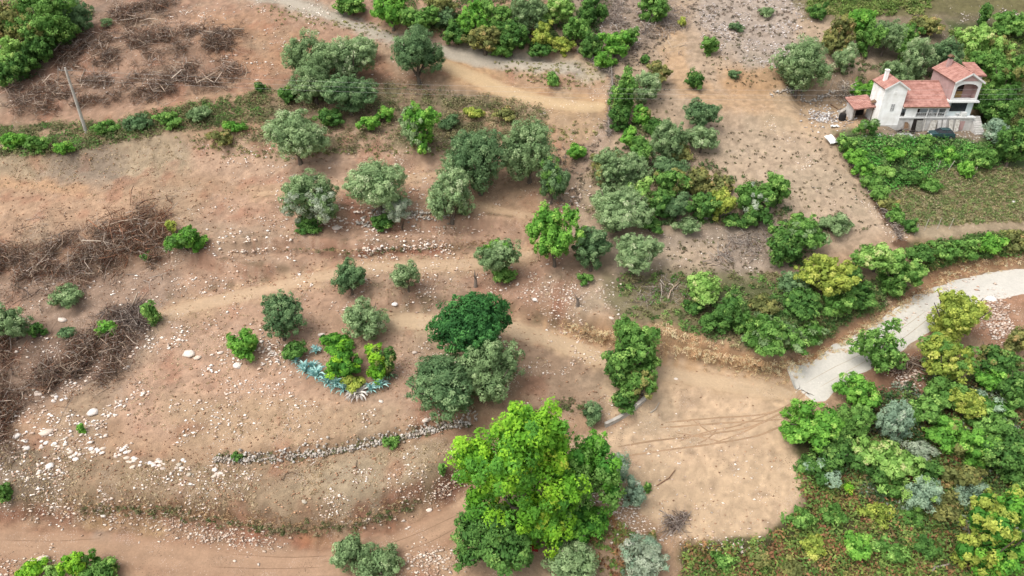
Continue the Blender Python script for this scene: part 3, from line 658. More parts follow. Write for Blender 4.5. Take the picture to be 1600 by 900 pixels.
PL = [
# ---- top left wood
(62,28,110,80,'green','broad green tree crowding the top left corner above the brush windrows',dict(mixs=[('brown',.3)])),
(20,40,60,80,'brown','brownish green tree at the left edge of the upper wood',{}),
(22,88,52,54,'pale','pale lime tree at the lower left of the upper corner wood',{}),
(8,120,40,40,'deep','dark green low tree below the pale lime tree at the left edge',{}),
(112,22,60,60,'olive_dark','dull dark green bush at the wood edge beside the top brush heap',dict(name='shrub')),
(60,68,56,58,'deep','dark green shrub between the corner wood and the bare slope',dict(name='shrub')),
(165,36,20,12,'olive','small green bush beside the topmost brush windrow',dict(name='shrub')),
# ---- top middle thicket
(550,5,56,36,'green','dense green shrub at the top edge left of the pale hilltop track',dict(name='shrub')),
(612,14,66,58,'bright','bushy bright green tree above the hilltop track',{}),
(655,28,62,46,'green','green tree leaning over the hilltop track just above the dark round olive',{}),
(652,84,80,84,'olive_dark','large round dark olive standing alone below the hilltop track',dict(lump_=1)),
(690,8,50,40,'brown','brownish green tree at the top edge between two bright trees',{}),
(738,24,52,64,'bright','tall bright green tree at the top edge with pale crown',{}),
(775,28,52,54,'green','green tree in the middle of the top thicket',{}),
(758,62,66,40,'brown','yellowish low tree on the track side of the top thicket',{}),
(800,58,54,50,'deep','dark green tree at the lower edge of the top thicket',{}),
(825,22,60,60,'olive','greyish green tree at the back of the top thicket',{}),
(850,52,46,46,'yellow','yellow green tree at the lower edge of the top thicket',{}),
(868,18,60,46,'pale','pale yellow green tree at the back right of the top thicket',{}),
(905,45,44,54,'green','oval green tree standing at the right front of the top thicket',{}),
(925,14,46,48,'deep','dark green tree at the right end of the top thicket',{}),
(880,70,36,26,'yellow','yellowish shrub below the oval tree of the top thicket',dict(name='shrub')),
(922,72,36,40,'deep','dark shrub at the top end of the old fence',dict(name='shrub')),
(962,68,52,42,'bright','dense bright green shrub right of the old fence top, the wider one',dict(name='shrub')),
(985,58,28,32,'green','small green shrub tucked behind the wide bright shrub',dict(name='shrub')),
(945,94,38,32,'bright','bright round shrub at the bend of the old fence',dict(name='shrub')),
(1018,14,50,40,'green','green bush at the top edge among grey dead scrub',dict(name='shrub')),
(1065,34,14,14,'yellow','tiny yellow green bush above the field track',dict(name='shrub')),
(1105,70,32,30,'green','round bright green bush alone right of the field track',dict(name='shrub')),
(1086,124,28,32,'deep','round dark green bush beside the bend of the field track',dict(name='shrub')),
(1028,112,44,34,'brown','olive brown shrub left of the field track',dict(name='shrub')),
(1007,93,18,15,'deep','small dark bush above the olive brown shrub',dict(name='shrub')),
(1152,42,20,14,'olive_dark','small dark bush on the stony slope at the top',dict(name='shrub')),
(1150,118,24,14,'olive_dark','low dark bush on the sandy bank right of the field track',dict(name='shrub')),
(1195,18,24,14,'olive','grey green bush near the top edge on the pale stony slope',dict(name='shrub')),
# ---- upper left olives
(490,90,84,74,'olive','olive with a full crown at the top left of the close olive clump',{}),
(548,92,74,76,'olive_light','pale olive at the upper right of the close olive clump',{}),
(490,128,76,62,'olive','olive at the lower left of the close olive clump',{}),
(545,142,84,66,'olive_dark','dark olive at the lower right of the close olive clump',{}),
(566,72,42,42,'olive_light','slim pale olive behind the close olive clump',{}),
(448,147,30,28,'deep','dark green shrub at the left foot of the close olive clump',dict(name='shrub')),
(515,184,46,24,'deep','low dark shrub below the close olive clump',dict(name='shrub')),
(463,212,94,84,'olive_light','round pale olive standing below the close olive clump',{}),
(576,194,34,26,'bright','bright green low bush between the scrub tussocks, the left one of two',dict(name='shrub')),
(599,180,28,26,'bright','bright green low bush just right of a similar lower bush',dict(name='shrub')),
(368,196,32,18,'bright','bright green low bush at the right end of the green scrub strip',dict(name='shrub')),
(406,137,16,15,'deep','small dark green bush left of the close olive clump',dict(name='shrub')),
(658,205,66,74,'bright','olive choked by bright green shoots on the scrubby slope',dict(name='olive_tree',mixs=[('olive_light',.5)])),
(485,314,92,86,'olive','ragged olive with a grey dead patch on its crown',dict(mixs=[('grey',.3)])),
(480,350,42,20,'deep','dark green undergrowth at the foot of the ragged grey patched olive',dict(name='shrub')),
(590,290,98,84,'olive_light','big domed pale olive in the middle of the left terraces',{}),
(606,344,46,30,'deep','dark shrub in the shade of the domed pale olive',dict(name='shrub')),
(625,328,40,40,'grey','small silver grey olive on a bare trunk below the domed olive',dict(clear=.75,trunk=(150,140,130))),
(705,312,78,82,'olive_light','compact pale olive with a lime shoot on its left side',dict(mixs=[('olive',.4)])),
(690,318,18,16,'lime_deep','lime green sucker growing on the left side of the compact olive',dict(name='shrub',clear=.9)),
(750,249,110,104,'olive_dark','largest dark olive of the central row with a round crown',{}),
(828,234,90,98,'olive','wide olive right behind the largest dark olive',{}),
(862,280,50,76,'olive_dark','narrow dark olive leaning below the wide olive',dict(mixs=[('green',.25)])),
(902,237,32,28,'bright','round bright green bush left of the central thicket',dict(name='shrub')),
(868,123,24,22,'green','green bush in the dry verge above the sandy cut track',dict(name='shrub')),
(546,432,54,58,'olive_dark','small round olive on the terrace track, left of a matching one',{}),
(636,430,46,52,'olive','small round olive on the terrace track, right of a matching one',{}),
(775,398,72,64,'olive','olive with green suckers beside a bare stump',dict(clear=.5,mixs=[('bright',.15)])),
(785,424,40,34,'green','green suckers sprouting round the trunk of the olive beside the stump',dict(name='shrub')),
(438,496,76,76,'olive_dark','round dull olive left of the agave bed',{}),
(570,498,72,62,'olive_light','round pale olive standing over the agave bed',{}),
(378,536,52,54,'bright','bright yellow green bush alone left of the agave bed',dict(name='shrub')),
(458,548,40,32,'deep','dark shrub between the dull olive and the agaves',dict(name='shrub')),
(600,566,34,50,'deep','dark green shrub on the right side of the agave bed',dict(name='shrub',mixs=[('brown',.4)])),
(540,566,62,56,'lime_deep','lime green sumac bush in the middle of the agave bed',dict(name='shrub',mixs=[('lime',.4)])),
(522,535,52,26,'lime_deep','low lime green growth at the back of the agave bed',dict(name='shrub')),
(583,548,28,26,'lime','yellow lime sumac shoots at the right back of the agave bed',dict(name='shrub')),
(590,578,30,42,'lime','yellow lime sumac shoots on the right front of the agave bed',dict(name='shrub')),
(548,598,38,22,'yellow','yellowing bush at the front of the agave bed',dict(name='shrub')),
(739,512,126,118,'dark','broad glossy deep green carob tree in the centre',dict(name='carob_tree',dens=1.2)),
(692,602,130,104,'olive_dark','broad olive below the carob, the left one of the pair',{}),
(768,577,96,104,'olive','upright olive below the carob, the right one of the pair',{}),
(993,545,96,96,'green','green tree beside the middle track, its upper crown',dict(dens=.9)),
(966,572,58,66,'deep','dark green tree on the left of the track side clump',{}),
(1006,592,66,60,'green','leafy green tree at the lower right of the track side clump',dict(mixs=[('brown',.2)])),
(975,625,46,26,'deep','low green bush above the white retaining wall',dict(name='shrub')),
(925,643,36,36,'olive_dark','dark grey green bush left of the white retaining wall',dict(name='shrub')),
# ---- central thicket right of the fence
(975,148,48,70,'green','dense green shrub mass along the fence, upper part',dict(name='shrub')),
(968,185,40,40,'deep','dark green shrub along the fence below the dense mass',dict(name='shrub')),
(1010,134,50,46,'olive_light','grey olive beside the dense green fence shrubs',{}),
(1003,180,34,34,'bright','bright yellow green shrub below the grey olive',dict(name='shrub',mixs=[('brown',.3)])),
(983,216,36,34,'bright','bright green shrub at the lower end of the fence',dict(name='shrub')),
(1095,180,58,52,'olive_dark','bluish dark olive on the sandy slope right of the thicket',{}),
(1098,216,52,42,'olive_light','grey green domed olive just below the bluish dark olive',{}),
(1044,218,62,70,'olive','upright olive at the top of the central thicket',{}),
(1000,236,44,44,'green','pale green tree between the upright olive and the big thicket olive',dict(name='broadleaf_tree')),
(1046,262,54,40,'olive_dark','low dark olive in the middle of the central thicket',{}),
(952,266,72,64,'olive','olive at the left shoulder of the central thicket',dict(mixs=[('brown',.2)])),
(990,262,50,50,'olive_light','pale olive behind the left shoulder olive of the thicket',{}),
(965,324,100,76,'olive_light','wide pale olive at the lower left of the central thicket',{}),
(1000,300,44,44,'pale','pale yellow green tree inside the central thicket',dict(name='broadleaf_tree')),
(1052,282,64,58,'green','dark green tree in the heart of the central thicket',dict(mixs=[('brown',.35)])),
(1030,320,44,46,'deep','deep green shrub at the lower front of the thicket',dict(name='shrub')),
(1090,280,40,40,'brown','brownish shrub on the right of the thicket heart',dict(name='shrub')),
(1098,322,52,48,'deep','dark green tree in the right arm of the thicket',{}),
(1130,318,50,52,'yellow','ochre green tree in the right arm of the thicket',{}),
(1168,310,52,52,'green','grey green tree in the right arm of the thicket',dict(mixs=[('grey',.3)])),
(1207,300,54,56,'green','fresh green tree at the right end of the thicket arm',{}),
(1185,338,42,42,'deep','dark shrub under the right end of the thicket arm',dict(name='shrub')),
(868,366,76,100,'bright','tall bright green mulberry standing left of two dark olives',{}),
(925,390,70,68,'olive_dark','dark olive right against the tall bright green tree',{}),
(1000,393,78,66,'olive_light','pale olive at the right end of the row of three below the thicket',{}),
(915,436,22,20,'green','small green bush under the dark olive of the row of three',dict(name='shrub')),
# ---- right middle
(1250,362,80,60,'green','green tree with an irregular crown on the pale slope',dict(mixs=[('olive',.3)])),
(1225,388,52,58,'deep','dark green tree below the irregular green tree',{}),
(1305,350,50,36,'olive','greyish shrub right of the irregular green tree',dict(name='shrub')),
(1288,428,92,74,'yellow','yellow green tree with a rounded bright crown above the road bank',{}),
(1372,398,78,56,'pale','pale green tree near the lower end of the garden hedge',dict(mixs=[('green',.4)])),
(1405,428,70,66,'green','green tree hanging over the white road bend',dict(mixs=[('pale',.3)])),
(1100,450,66,52,'pale','bright pale green small tree above the cut bank',{}),
(1140,488,52,58,'deep','dark green bush right of the pale small tree',dict(name='shrub')),
(1080,480,36,24,'deep','dull low bush left of the pale small tree',dict(name='shrub')),
(1190,470,50,36,'brown','brownish bush in the scrub above the cut bank',dict(name='shrub')),
(1215,522,100,60,'green','wide mound of green grassy scrub above the road cut',dict(name='shrub',mixs=[('olive',.4)])),
(1255,475,60,46,'deep','dark scrub bush left of the yellow green tree foot',dict(name='shrub')),
(1310,478,60,50,'green','reedy green bush on the road bank under the yellow green tree',dict(name='shrub')),
(1345,462,50,40,'deep','dark bush on the bank between the two hanging trees',dict(name='shrub')),
(1376,538,78,78,'green','open crowned tree standing against the white road',dict(dens=.8,open_=.6)),
(1495,492,96,92,'yellow','tall yellow green tree covering the white road, upper half',dict(dens=.85)),
(1480,560,88,80,'yellow','yellow green tree directly below the tall one beside the road',dict(mixs=[('green',.4)])),
(1478,608,70,50,'green','green tree under the yellow green roadside trees',{}),
# ---- bottom right wood
(1262,656,96,56,'bright','leafy green tree at the edge of the sandy lot, the leftmost of the wood',{}),
(1345,612,70,56,'bright','leafy green tree at the road side corner of the wood',{}),
(1310,668,66,60,'green','green tree between the two leafy lot side trees',{}),
(1305,705,70,56,'deep','deep green tree on the corner of the sandy lot',{}),
(1405,660,58,80,'blue','silvery blue grey tree in the middle of the right wood',{}),
(1400,722,76,60,'pale','pale green tree below the silvery tree',{}),
(1365,735,44,40,'deep','dark green shrub left of the pale green wood tree',dict(name='shrub')),
(1388,760,50,34,'green','green shrub under the pale green wood tree',dict(name='shrub')),
(1440,770,56,66,'blue','sea green grey tree in the lower right wood',dict(mixs=[('pale',.3)])),
(1430,700,50,40,'grey','grey dead looking shrub beside the silvery tree',dict(name='shrub')),
(1480,680,70,60,'bright','fresh green bush among the right wood trees',dict(name='shrub',mixs=[('brown',.25)])),
(1555,560,70,50,'deep','dark green tree near the rubble heap at the right edge',dict(mixs=[('brown',.4)])),
(1545,590,44,40,'bright','bright green tree below the dark rubble side tree',dict(name='broadleaf_tree')),
(1590,610,50,60,'deep','dark green tree cut by the right edge of the picture',{}),
(1550,650,90,66,'green','green tree with a loose crown in the right wood',dict(mixs=[('blue',.4)])),
(1575,710,90,90,'deep','wide deep green tree at the right edge above the yellow green one',{}),
(1500,740,60,50,'brown','brown green bush in the gap of the right wood',dict(name='shrub')),
(1530,700,60,60,'bright','bright green tree left of the wide right edge tree',{}),
(1520,770,44,40,'blue','grey green bush left of the bottom right tree',dict(name='shrub')),
(1552,838,112,140,'lime_deep','big yellow green tree filling the bottom right corner',dict(mixs=[('yellow',.5)])),
(1596,770,40,60,'green','green tree right behind the big bottom right tree',dict(name='broadleaf_tree')),
(1336,850,46,46,'bright','single bright green sumac in the bracken',dict(name='shrub',nl=5)),
(1326,764,16,18,'lime','small yellow plant standing in the bracken',dict(name='shrub')),
(1450,622,20,16,'pale','small pale star shaped sapling in the right wood',dict(name='shrub')),
# ---- bottom middle
(822,745,190,214,'lime','huge lime green mulberry dominating the lower middle',dict(nl=30,dens=1.3,clear=.25,mixs=[('lime_deep',.3)])),
(902,748,116,150,'lime_deep','mid green tree joined to the right of the huge lime tree',dict(mixs=[('green',.4)])),
(800,820,90,70,'lime','lower lime green bough tree in front of the huge lime tree',dict(name='broadleaf_tree')),
(766,846,132,118,'deep','dark green tree below the huge lime tree on the left',{}),
(900,820,96,76,'lime_deep','green tree at the lower right of the huge lime tree',{}),
(965,728,42,60,'blue','grey blue olive right of the huge lime tree, upper one',{}),
(985,768,46,50,'blue','grey blue olive right of the huge lime tree, lower one',{}),
(552,862,62,58,'olive','olive rising over the lower road, left one of two at the bottom edge',{}),
(592,882,72,52,'olive','olive rising over the lower road, right one of two at the bottom edge',{}),
(890,878,96,62,'olive_light','pale grey olive at the bottom edge under the huge lime tree',{}),
(1005,876,82,58,'grey','silver grey olive at the bottom edge right of the pale one',dict(mixs=[('blue',.5)])),
(118,880,44,48,'lime','pointed yellow lime tree at the bottom left edge',dict(name='broadleaf_tree',mixs=[('green',.3)])),
(152,894,64,30,'green','green bush at the bottom edge right of the pointed lime tree',dict(name='shrub')),
(42,894,44,24,'lime','yellow lime bush at the bottom left edge',dict(name='shrub')),
(82,893,30,24,'pale','pale bush between the two lime ones at the bottom left edge',dict(name='shrub')),
# ---- left side
(16,504,52,56,'olive','olive cut by the left edge beside the dead brush',{}),
(58,516,22,26,'deep','dark bush right of the left edge olive',dict(name='shrub')),
(290,374,58,46,'bright','bright green bush at the end of the long brush heap',dict(name='shrub',mixs=[('deep',.3)])),
(268,356,16,22,'yellow','yellow green spike at the left of the bright brush end bush',dict(name='shrub')),
(230,400,16,14,'deep','small dark bush under the long brush heap',dict(name='shrub')),
(165,516,32,26,'bright','round bright green bush between two brush heaps',dict(name='shrub')),
(237,490,26,40,'green','green bush at the right end of the lower brush heap',dict(name='shrub')),
(105,464,48,36,'olive','grey green bush near the stones on the left slope',dict(name='shrub')),
(105,520,30,20,'olive_dark','dull low bush on the left slope under the grey green bush',dict(name='shrub')),
(6,770,24,30,'green','green bush cut by the left edge near the scree',dict(name='shrub')),
(126,670,12,14,'bright','tiny bright bush in the scree above the lower road',dict(name='shrub')),
(691,733,13,18,'green','tiny green bush on the grassy terrace left of the lime tree',dict(name='shrub')),
(368,712,16,16,'deep','small bush at the left end of the dry stone wall',dict(name='shrub')),
(612,692,26,14,'green','low green bush growing on the dry stone wall',dict(name='shrub')),
(1012,762,12,18,'green','tiny green bush beside the lower grey blue olive',dict(name='shrub')),
(1019,840,12,18,'brown','small brownish bush right of the silver olive',dict(name='shrub')),
# ---- round the house
(1256,82,88,86,'olive','large rounded olive left of the house yard',{}),
(1312,58,54,58,'brown','yellowish olive behind the large rounded one',dict(name='olive_tree')),
(1318,88,40,42,'olive_light','small grey olive right of the large rounded one',{}),
(1345,38,46,50,'bright','bright green tree behind the yellowish olive',dict(name='broadleaf_tree')),
(1360,62,44,52,'green','green tree between the bright tree and the house olives',dict(name='broadleaf_tree')),
(1385,55,56,56,'olive','tall grey olive behind the house',{}),
(1404,98,58,58,'olive','olive close behind the tower roof',{}),
(1440,84,50,66,'olive_light','pale upright olive behind the middle roof',{}),
(1476,84,52,58,'olive_dark','dark olive behind the pink upper storey',{}),
(1357,117,38,34,'bright','dense clipped looking green bush behind the red lean to',dict(name='shrub',dens=1.3)),
(1357,200,34,32,'green','small loose tree in front of the white tower',dict(name='shrub',mixs=[('olive',.4)])),
(1536,25,22,34,'deep','dark pointed shrub at the top right',dict(name='shrub')),
(1580,38,60,40,'green','green bush at the top right edge',dict(name='shrub')),
(1520,60,60,50,'pale','pale green bramble mound above the house',dict(name='shrub')),
(1560,75,50,40,'pale','yellowish bramble mound at the right above the house',dict(name='shrub',mixs=[('brown',.3)])),
(1540,100,60,46,'green','green bramble mound behind the right gable',dict(name='shrub')),
(1575,120,56,60,'green','bushy green tree right of the house',dict(mixs=[('brown',.2)])),
(1565,165,64,60,'deep','deep green tree beside the right gable',{}),
(1585,225,60,66,'deep','dark green tree at the right edge below the house',{}),
(1556,206,44,38,'blue','grey green shrub below the outside steps',dict(name='shrub')),
(1280,18,30,26,'deep','dark shrub at the top edge above the large rounded olive',dict(name='shrub')),
(1420,50,40,34,'green','green shrub on the bank behind the house olives',dict(name='shrub')),
(1450,40,50,26,'brown','brown green shrub at the top of the bank behind the house',dict(name='shrub')),
(985,300,46,40,'olive','olive filling the gap behind the wide pale thicket olive',{}),
(1062,236,40,34,'brown','brownish shrub on the upper rim of the thicket heart',dict(name='shrub')),
(1122,290,44,34,'brown','brown green shrub above the ochre tree of the thicket arm',dict(name='shrub')),
(1150,346,40,26,'deep','dark low shrub at the foot of the ochre tree',dict(name='shrub')),
(1062,322,48,40,'olive_dark','dull olive at the lower middle of the thicket',{}),
(1018,352,40,26,'deep','low dark shrub beside the foot of the wide pale thicket olive',dict(name='shrub')),
(1075,352,40,24,'olive','grey low shrub above the short pale stone wall',dict(name='shrub')),
(1025,200,34,30,'deep','small dark shrub left of the upright thicket olive',dict(name='shrub')),
(1120,505,46,36,'deep','dark scrub bush directly above the cut bank',dict(name='shrub')),
(1165,500,44,40,'green','green scrub bush left of the wide grassy mound',dict(name='shrub')),
(1268,520,56,40,'green','grassy green bush right of the wide grassy mound',dict(name='shrub',mixs=[('olive',.3)])),
(1240,440,50,40,'olive_dark','dull dark bush left of the yellow green tree on the bank',dict(name='shrub')),
(1330,430,44,36,'deep','dark bush right of the yellow green tree on the bank',dict(name='shrub')),
(1340,655,56,56,'green','green tree behind the two leafy lot side trees',{}),
(1440,640,56,50,'green','mid green tree between the silvery tree and the roadside trees',{}),
(1450,735,46,40,'deep','dark green shrub right of the pale green wood tree',dict(name='shrub')),
(1480,790,56,44,'brown','rusty brown bush left of the big bottom right tree',dict(name='shrub')),
(1510,630,60,56,'yellow','yellowish green tree below the rubble side trees',{}),
(1350,700,60,50,'pale','light green tree between the lot corner and the silvery tree',{}),
(1590,530,36,44,'brown','brownish bush at the right edge under the rubble heap',dict(name='shrub')),
(1420,800,44,34,'green','green bush at the lower end of the sea green tree',dict(name='shrub')),
(1275,735,60,40,'deep','dark green bush on the edge of the sandy lot',dict(name='shrub',mixs=[('blue',.3)])),
(1250,810,44,30,'green','green bush at the lower right tip of the sandy lot',dict(name='shrub')),
(715,50,44,40,'deep','dark shrub at the left front of the top thicket',dict(name='shrub')),
(700,28,40,34,'olive_dark','dull shrub between the hilltop track trees and the top thicket',dict(name='shrub')),
(845,78,44,26,'deep','low dark shrub along the lower rim of the top thicket',dict(name='shrub')),
(785,78,40,24,'green','low green shrub along the lower rim of the top thicket',dict(name='shrub')),
(30,100,46,44,'deep','dark tree under the brownish left edge tree',dict(name='broadleaf_tree')),
(90,50,50,44,'green','green shrub on the slope side of the corner wood',dict(name='shrub')),
(1495,135,44,40,'deep','dark bush squeezed behind the house roof',dict(name='shrub')),
(1545,150,50,50,'green','green tree close to the right gable',{}),
(1420,75,40,40,'green','green shrub between the house olives',dict(name='shrub')),
]
for t in PL:
    kw = dict(t[6]); kw.pop('lump_', None); plant(*t[:5], t[5], **kw)
# ------------------------------------------------------------------ undergrowth (uncountable) 
def area(P, n): return pts_in_poly(P, n)
def along(P, hw, n, r=rng):
    Q = resample(smooth(P, 6), 1.0); i = r.integers(0, len(Q), n); return Q[i]+r.normal(0, 1, (n, 2))*np.asarray(hw)*.5
GREENS = ((104,140,72),(84,120,58),(126,158,84),(122,130,82)); DRY = ((150,142,104),(132,122,88),(168,158,120),(120,112,84)); OLV = ((120,126,82),(104,112,72),(142,142,96),(92,104,64))
PUR = ((132,112,92),(112,96,80),(148,128,106)); BRK = ((146,142,82),(158,122,84),(130,150,80),(108,138,70),(150,108,80),(124,110,74),(140,160,84),(100,132,66),(122,146,74))
# green scrub strip at the left and the heath round the olives
tufts('green_scrub', np.vstack([area([(-30,200),(150,192),(300,160),(420,140),(430,190),(280,205),(100,240),(-30,248)], 800), along([(0,215),(110,225),(250,190),(340,170)], (20,14), 120)]), .35, 1.35, GREENS[:2]+OLV+DRY[:2], 60, .24, 'strip of low green scrub across the left slope below the brush windrows')
tufts('dry_scrub', np.vstack([area([(270,190),(430,140),(640,130),(860,165),(850,210),(640,240),(430,240),(300,225)], 1000), area([(690,150),(850,170),(850,215),(700,215)], 320)]), .3, 1.3, OLV+DRY, 44, .22, 'dry olive brown heath between the upper olives', cl=.0)
tufts('heath', area([(960,430),(1060,425),(1230,430),(1400,440),(1330,500),(1220,560),(1080,520),(970,490)], 520), .35, .95, GREENS+OLV+DRY[:2], 60, .25, 'green and brown scrub on the slope above the road cut', cl=0)
tufts('reeds', np.vstack([area([(1150,470),(1290,460),(1310,520),(1240,555),(1170,540)], 200), area([(1250,440),(1420,450),(1380,480),(1290,520)], 160)]), .5, 1.2, ((96,132,72),(118,140,84),(84,112,62),(140,138,92)), 80, .42, 'tall grassy green scrub hanging over the road cut', hgt=1.1, asp=.22)
tufts('bracken', area([(1240,745),(1330,700),(1480,640),(1620,620),(1640,930),(1060,930),(1080,850),(1200,835),(1262,790)], 2300), .35, 1.5, BRK, 56, .3, 'bracken turning from green to rust in the bottom right corner', hgt=.9)
tufts('undergrowth', area([(1290,640),(1450,590),(1620,560),(1640,830),(1420,830),(1290,730)], 620), .6, 1.7, ((84,112,62),(104,130,74),(124,150,84),(118,104,72),(70,98,58),(130,140,120)), 80, .32, 'mixed green undergrowth below the trees of the right wood', hgt=1.0)
tufts('bracken', area([(930,790),(990,830),(1010,900),(960,910),(900,860)], 130), .3, .7, BRK[:6], 40, .24, 'rusty bracken between the silver olive and the lime tree')
tufts('garden_greens', np.vstack([area([(1330,215),(1470,218),(1560,232),(1560,262),(1480,262),(1400,300),(1375,295)], 520), along([(1330,225),(1350,255),(1375,295)], (16,10), 60)]), .4, 1.6, ((98,160,72),(82,138,62),(120,172,86),(112,142,78),(134,160,96),(90,124,68)), 70, .26, 'bright green vegetable growth on the terraced garden below the house', hgt=.95)
tufts('field_crop', area([(1390,300),(1470,265),(1620,262),(1620,345),(1480,352),(1420,352)], 1900), .25, .75, ((128,144,88),(148,142,98),(108,126,74),(164,154,118)), 24, .22, 'brown green withered crop on the garden field')
tufts('roadside_growth', np.vstack([area([(1425,385),(1530,370),(1640,358),(1640,392),(1520,404),(1440,425)], 300)]), .5, 1.2, ((92,124,64),(112,138,74),(78,108,54),(132,126,80)), 80, .30, 'green bramble bank between the field and the white road', hgt=.9)
tufts('bramble', np.vstack([area([(1260,-5),(1460,-5),(1450,20),(1330,28),(1265,20)], 240), area([(1480,50),(1640,40),(1640,230),(1545,215),(1540,120),(1500,100)], 420)]), .6, 1.5, ((128,146,78),(112,136,68),(146,150,92),(100,124,62)), 80, .32, 'yellow green brambles on the hill above the house', hgt=.9)
tufts('wood_floor', np.vstack([area([(-40,-20),(180,-20),(110,70),(50,130),(-40,150)], 140), area([(560,-15),(945,-15),(945,60),(860,75),(700,60),(640,40)], 420)]), .7, 1.7, ((82,112,60),(100,124,70),(66,94,52),(120,126,80)), 80, .3, 'green bushes under the trees along the top edge', hgt=.9)
tufts('thicket_floor', np.vstack([area([(920,250),(1010,220),(1080,240),(1230,300),(1230,350),(1130,350),(1000,350),(920,330)], 260), area([(955,115),(1000,120),(1020,215),(960,225)], 70), area([(1220,340),(1290,350),(1260,420),(1210,410)], 60)]), .5, 1.3, ((88,112,66),(106,124,78),(74,98,58),(130,124,90)), 80, .28, 'low green and brown bushes filling the gaps of the central thicket', hgt=.9)
tufts('house_bank_growth', area([(1300,112),(1340,95),(1480,100),(1480,120),(1340,125)], 90), .4, .9, ((92,112,68),(120,116,84)), 50, .26, 'dull bushes on the bank behind the house')
# tussocks of the pale dry hill
tufts('dry_tussocks', np.vstack([area([(1060,180),(1300,215),(1400,350),(1330,370),(1230,345),(1110,260)], 260), area([(1090,60),(1290,40),(1300,120),(1200,140),(1100,130)], 260), area([(960,100),(1040,60),(1060,190),(1010,200)], 110), area([(1020,385),(1200,360),(1210,430),(1040,430)], 120)]), .14, .5, ((110,98,78),(92,84,66),(126,116,86),(104,108,72)), 16, .2, 'small dark tussocks dotted over the pale dry hill', cl=.0)
tufts('dry_tussocks', np.vstack([area([(870,0),(1050,0),(1045,60),(990,110),(880,70)], 460), area([(870,230),(940,215),(900,330),(870,330)], 100), area([(1060,-5),(1260,-5),(1250,60),(1100,60)], 260)]), .2, .6, ((150,134,118),(130,114,100),(168,154,136),(112,104,86)), 22, .26, 'grey dead scrub at the top of the dry hill')
tufts('verge_grass', np.vstack([area([(770,95),(930,100),(945,130),(880,140),(790,120)], 170), along([(640,70),(600,50),(540,40),(470,30),(420,12)], (22,12), 130), along([(690,230),(640,240),(560,235),(430,245),(300,228)], (20,10), 150), area([(850,190),(940,190),(940,215),(860,225)], 60)]), .15, .55, ((150,148,92),(170,160,112),(120,130,74),(138,130,96)), 30, .2, 'dry yellowish grass tufts along the upper tracks')
# thin dry grass of the lower terraces
tufts('dry_grass', np.vstack([area([(-30,690),(330,725),(560,712),(700,690),(690,760),(520,812),(250,795),(-30,780)], 2300), area([(300,470),(640,520),(920,560),(900,640),(660,650),(600,690),(330,705),(180,640)], 1400), area([(-30,220),(290,215),(340,290),(200,320),(-30,290)], 700), area([(300,300),(880,250),(900,470),(350,470)], 1300)]), .1, .32, ((196,176,144),(180,158,126),(206,188,156),(164,144,112)), 10, .18, 'sparse dry grass on the bare terraces', cl=.25, hgt=.7, asp=.35)
tufts('bank_weeds', np.vstack([along([(130,795),(250,800),(350,815),(450,828),(560,818),(650,785)], (10,10), 260), along([(340,716),(450,713),(560,694),(650,676),(740,658)], (8,9), 190), along([(820,655),(860,640),(905,632),(930,660)], (12,10), 70), along([(430,388),(560,392),(690,388)], (8,6), 50)]), .15, .55, ((122,118,84),(104,108,72),(146,132,104),(96,112,66)), 30, .2, 'weeds along the terrace edges')
tufts('dry_bank_grass', np.vstack([along([(1025,520),(1060,535),(1110,552),(1170,568),(1238,580)], (16,20), 520), along([(1240,572),(1310,540),(1380,495),(1450,450),(1500,425),(1600,404)], (10,12), 420), along([(890,512),(960,530),(1000,540)], (14,12), 160)]), .2, .6, ((232,206,168),(220,190,150),(236,214,178),(206,172,134),(208,194,154)), 22, .36, 'straw coloured dry grass hanging down the road cut', asp=.16, hgt=.9, up=.2)
tufts('dry_bank_grass', np.vstack([along([(100,792),(250,796),(350,810),(450,822),(560,812),(640,782)], (16,18), 520), along([(420,385),(560,390),(690,386),(780,378)], (10,6), 160)]), .12, .4, ((190,158,122),(170,138,106),(206,178,138),(150,120,92)), 16, .26, 'brown dry grass over the lower road bank', asp=.18, hgt=.9, up=.2)
# ------------------------------------------------------------------ loose stones
P_ = np.vstack
stones('scattered_stones', P_([area([(-30,640),(240,600),(330,720),(300,760),(-30,740)], 1500), area([(60,540),(350,500),(430,640),(260,700),(80,650)], 1100), area([(0,440),(280,420),(280,560),(0,640)], 700)]), .1, .6, power=4, label='white limestone rubble strewn over the left slope', cl=.1)
stones('scattered_stones', P_([area([(280,290),(900,300),(900,480),(330,500),(250,430)], 3600), area([(300,215),(700,240),(720,300),(430,310)], 1100)]), .09, .5, power=3.6, label='pale stones strewn over the olive terraces', cl=.3)
stones('scattered_stones', P_([area([(380,480),(960,520),(960,650),(640,690),(330,700)], 2600), area([(800,430),(960,440),(970,520),(820,490)], 500)]), .09, .46, power=3.6, label='pale stones on the terraces round the carob', cl=.25)
stones('scattered_stones', P_([area([(-30,740),(720,690),(700,760),(560,810),(-30,800)], 1700)]), .11, .42, power=3, label='small stones on the dry grass terrace above the lower road', cl=.15)
stones('bank_rubble', P_([along([(20,803),(120,800),(180,806),(260,822),(340,838),(400,850)], (20,15), 420), along([(250,810),(330,836),(430,848)], (40,18), 260), along([(540,812),(620,812)], (24,8), 60), along([(660,780),(700,762),(725,740)], (16,22), 170), along([(640,880),(690,870),(660,895)], (30,20), 260), area([(0,870),(60,860),(110,880),(80,900),(0,900)], 150)]), .12, .5, ((222,206,190),(204,182,162),(178,148,126)), 3.4, 'pale rubble fallen from the red road bank')
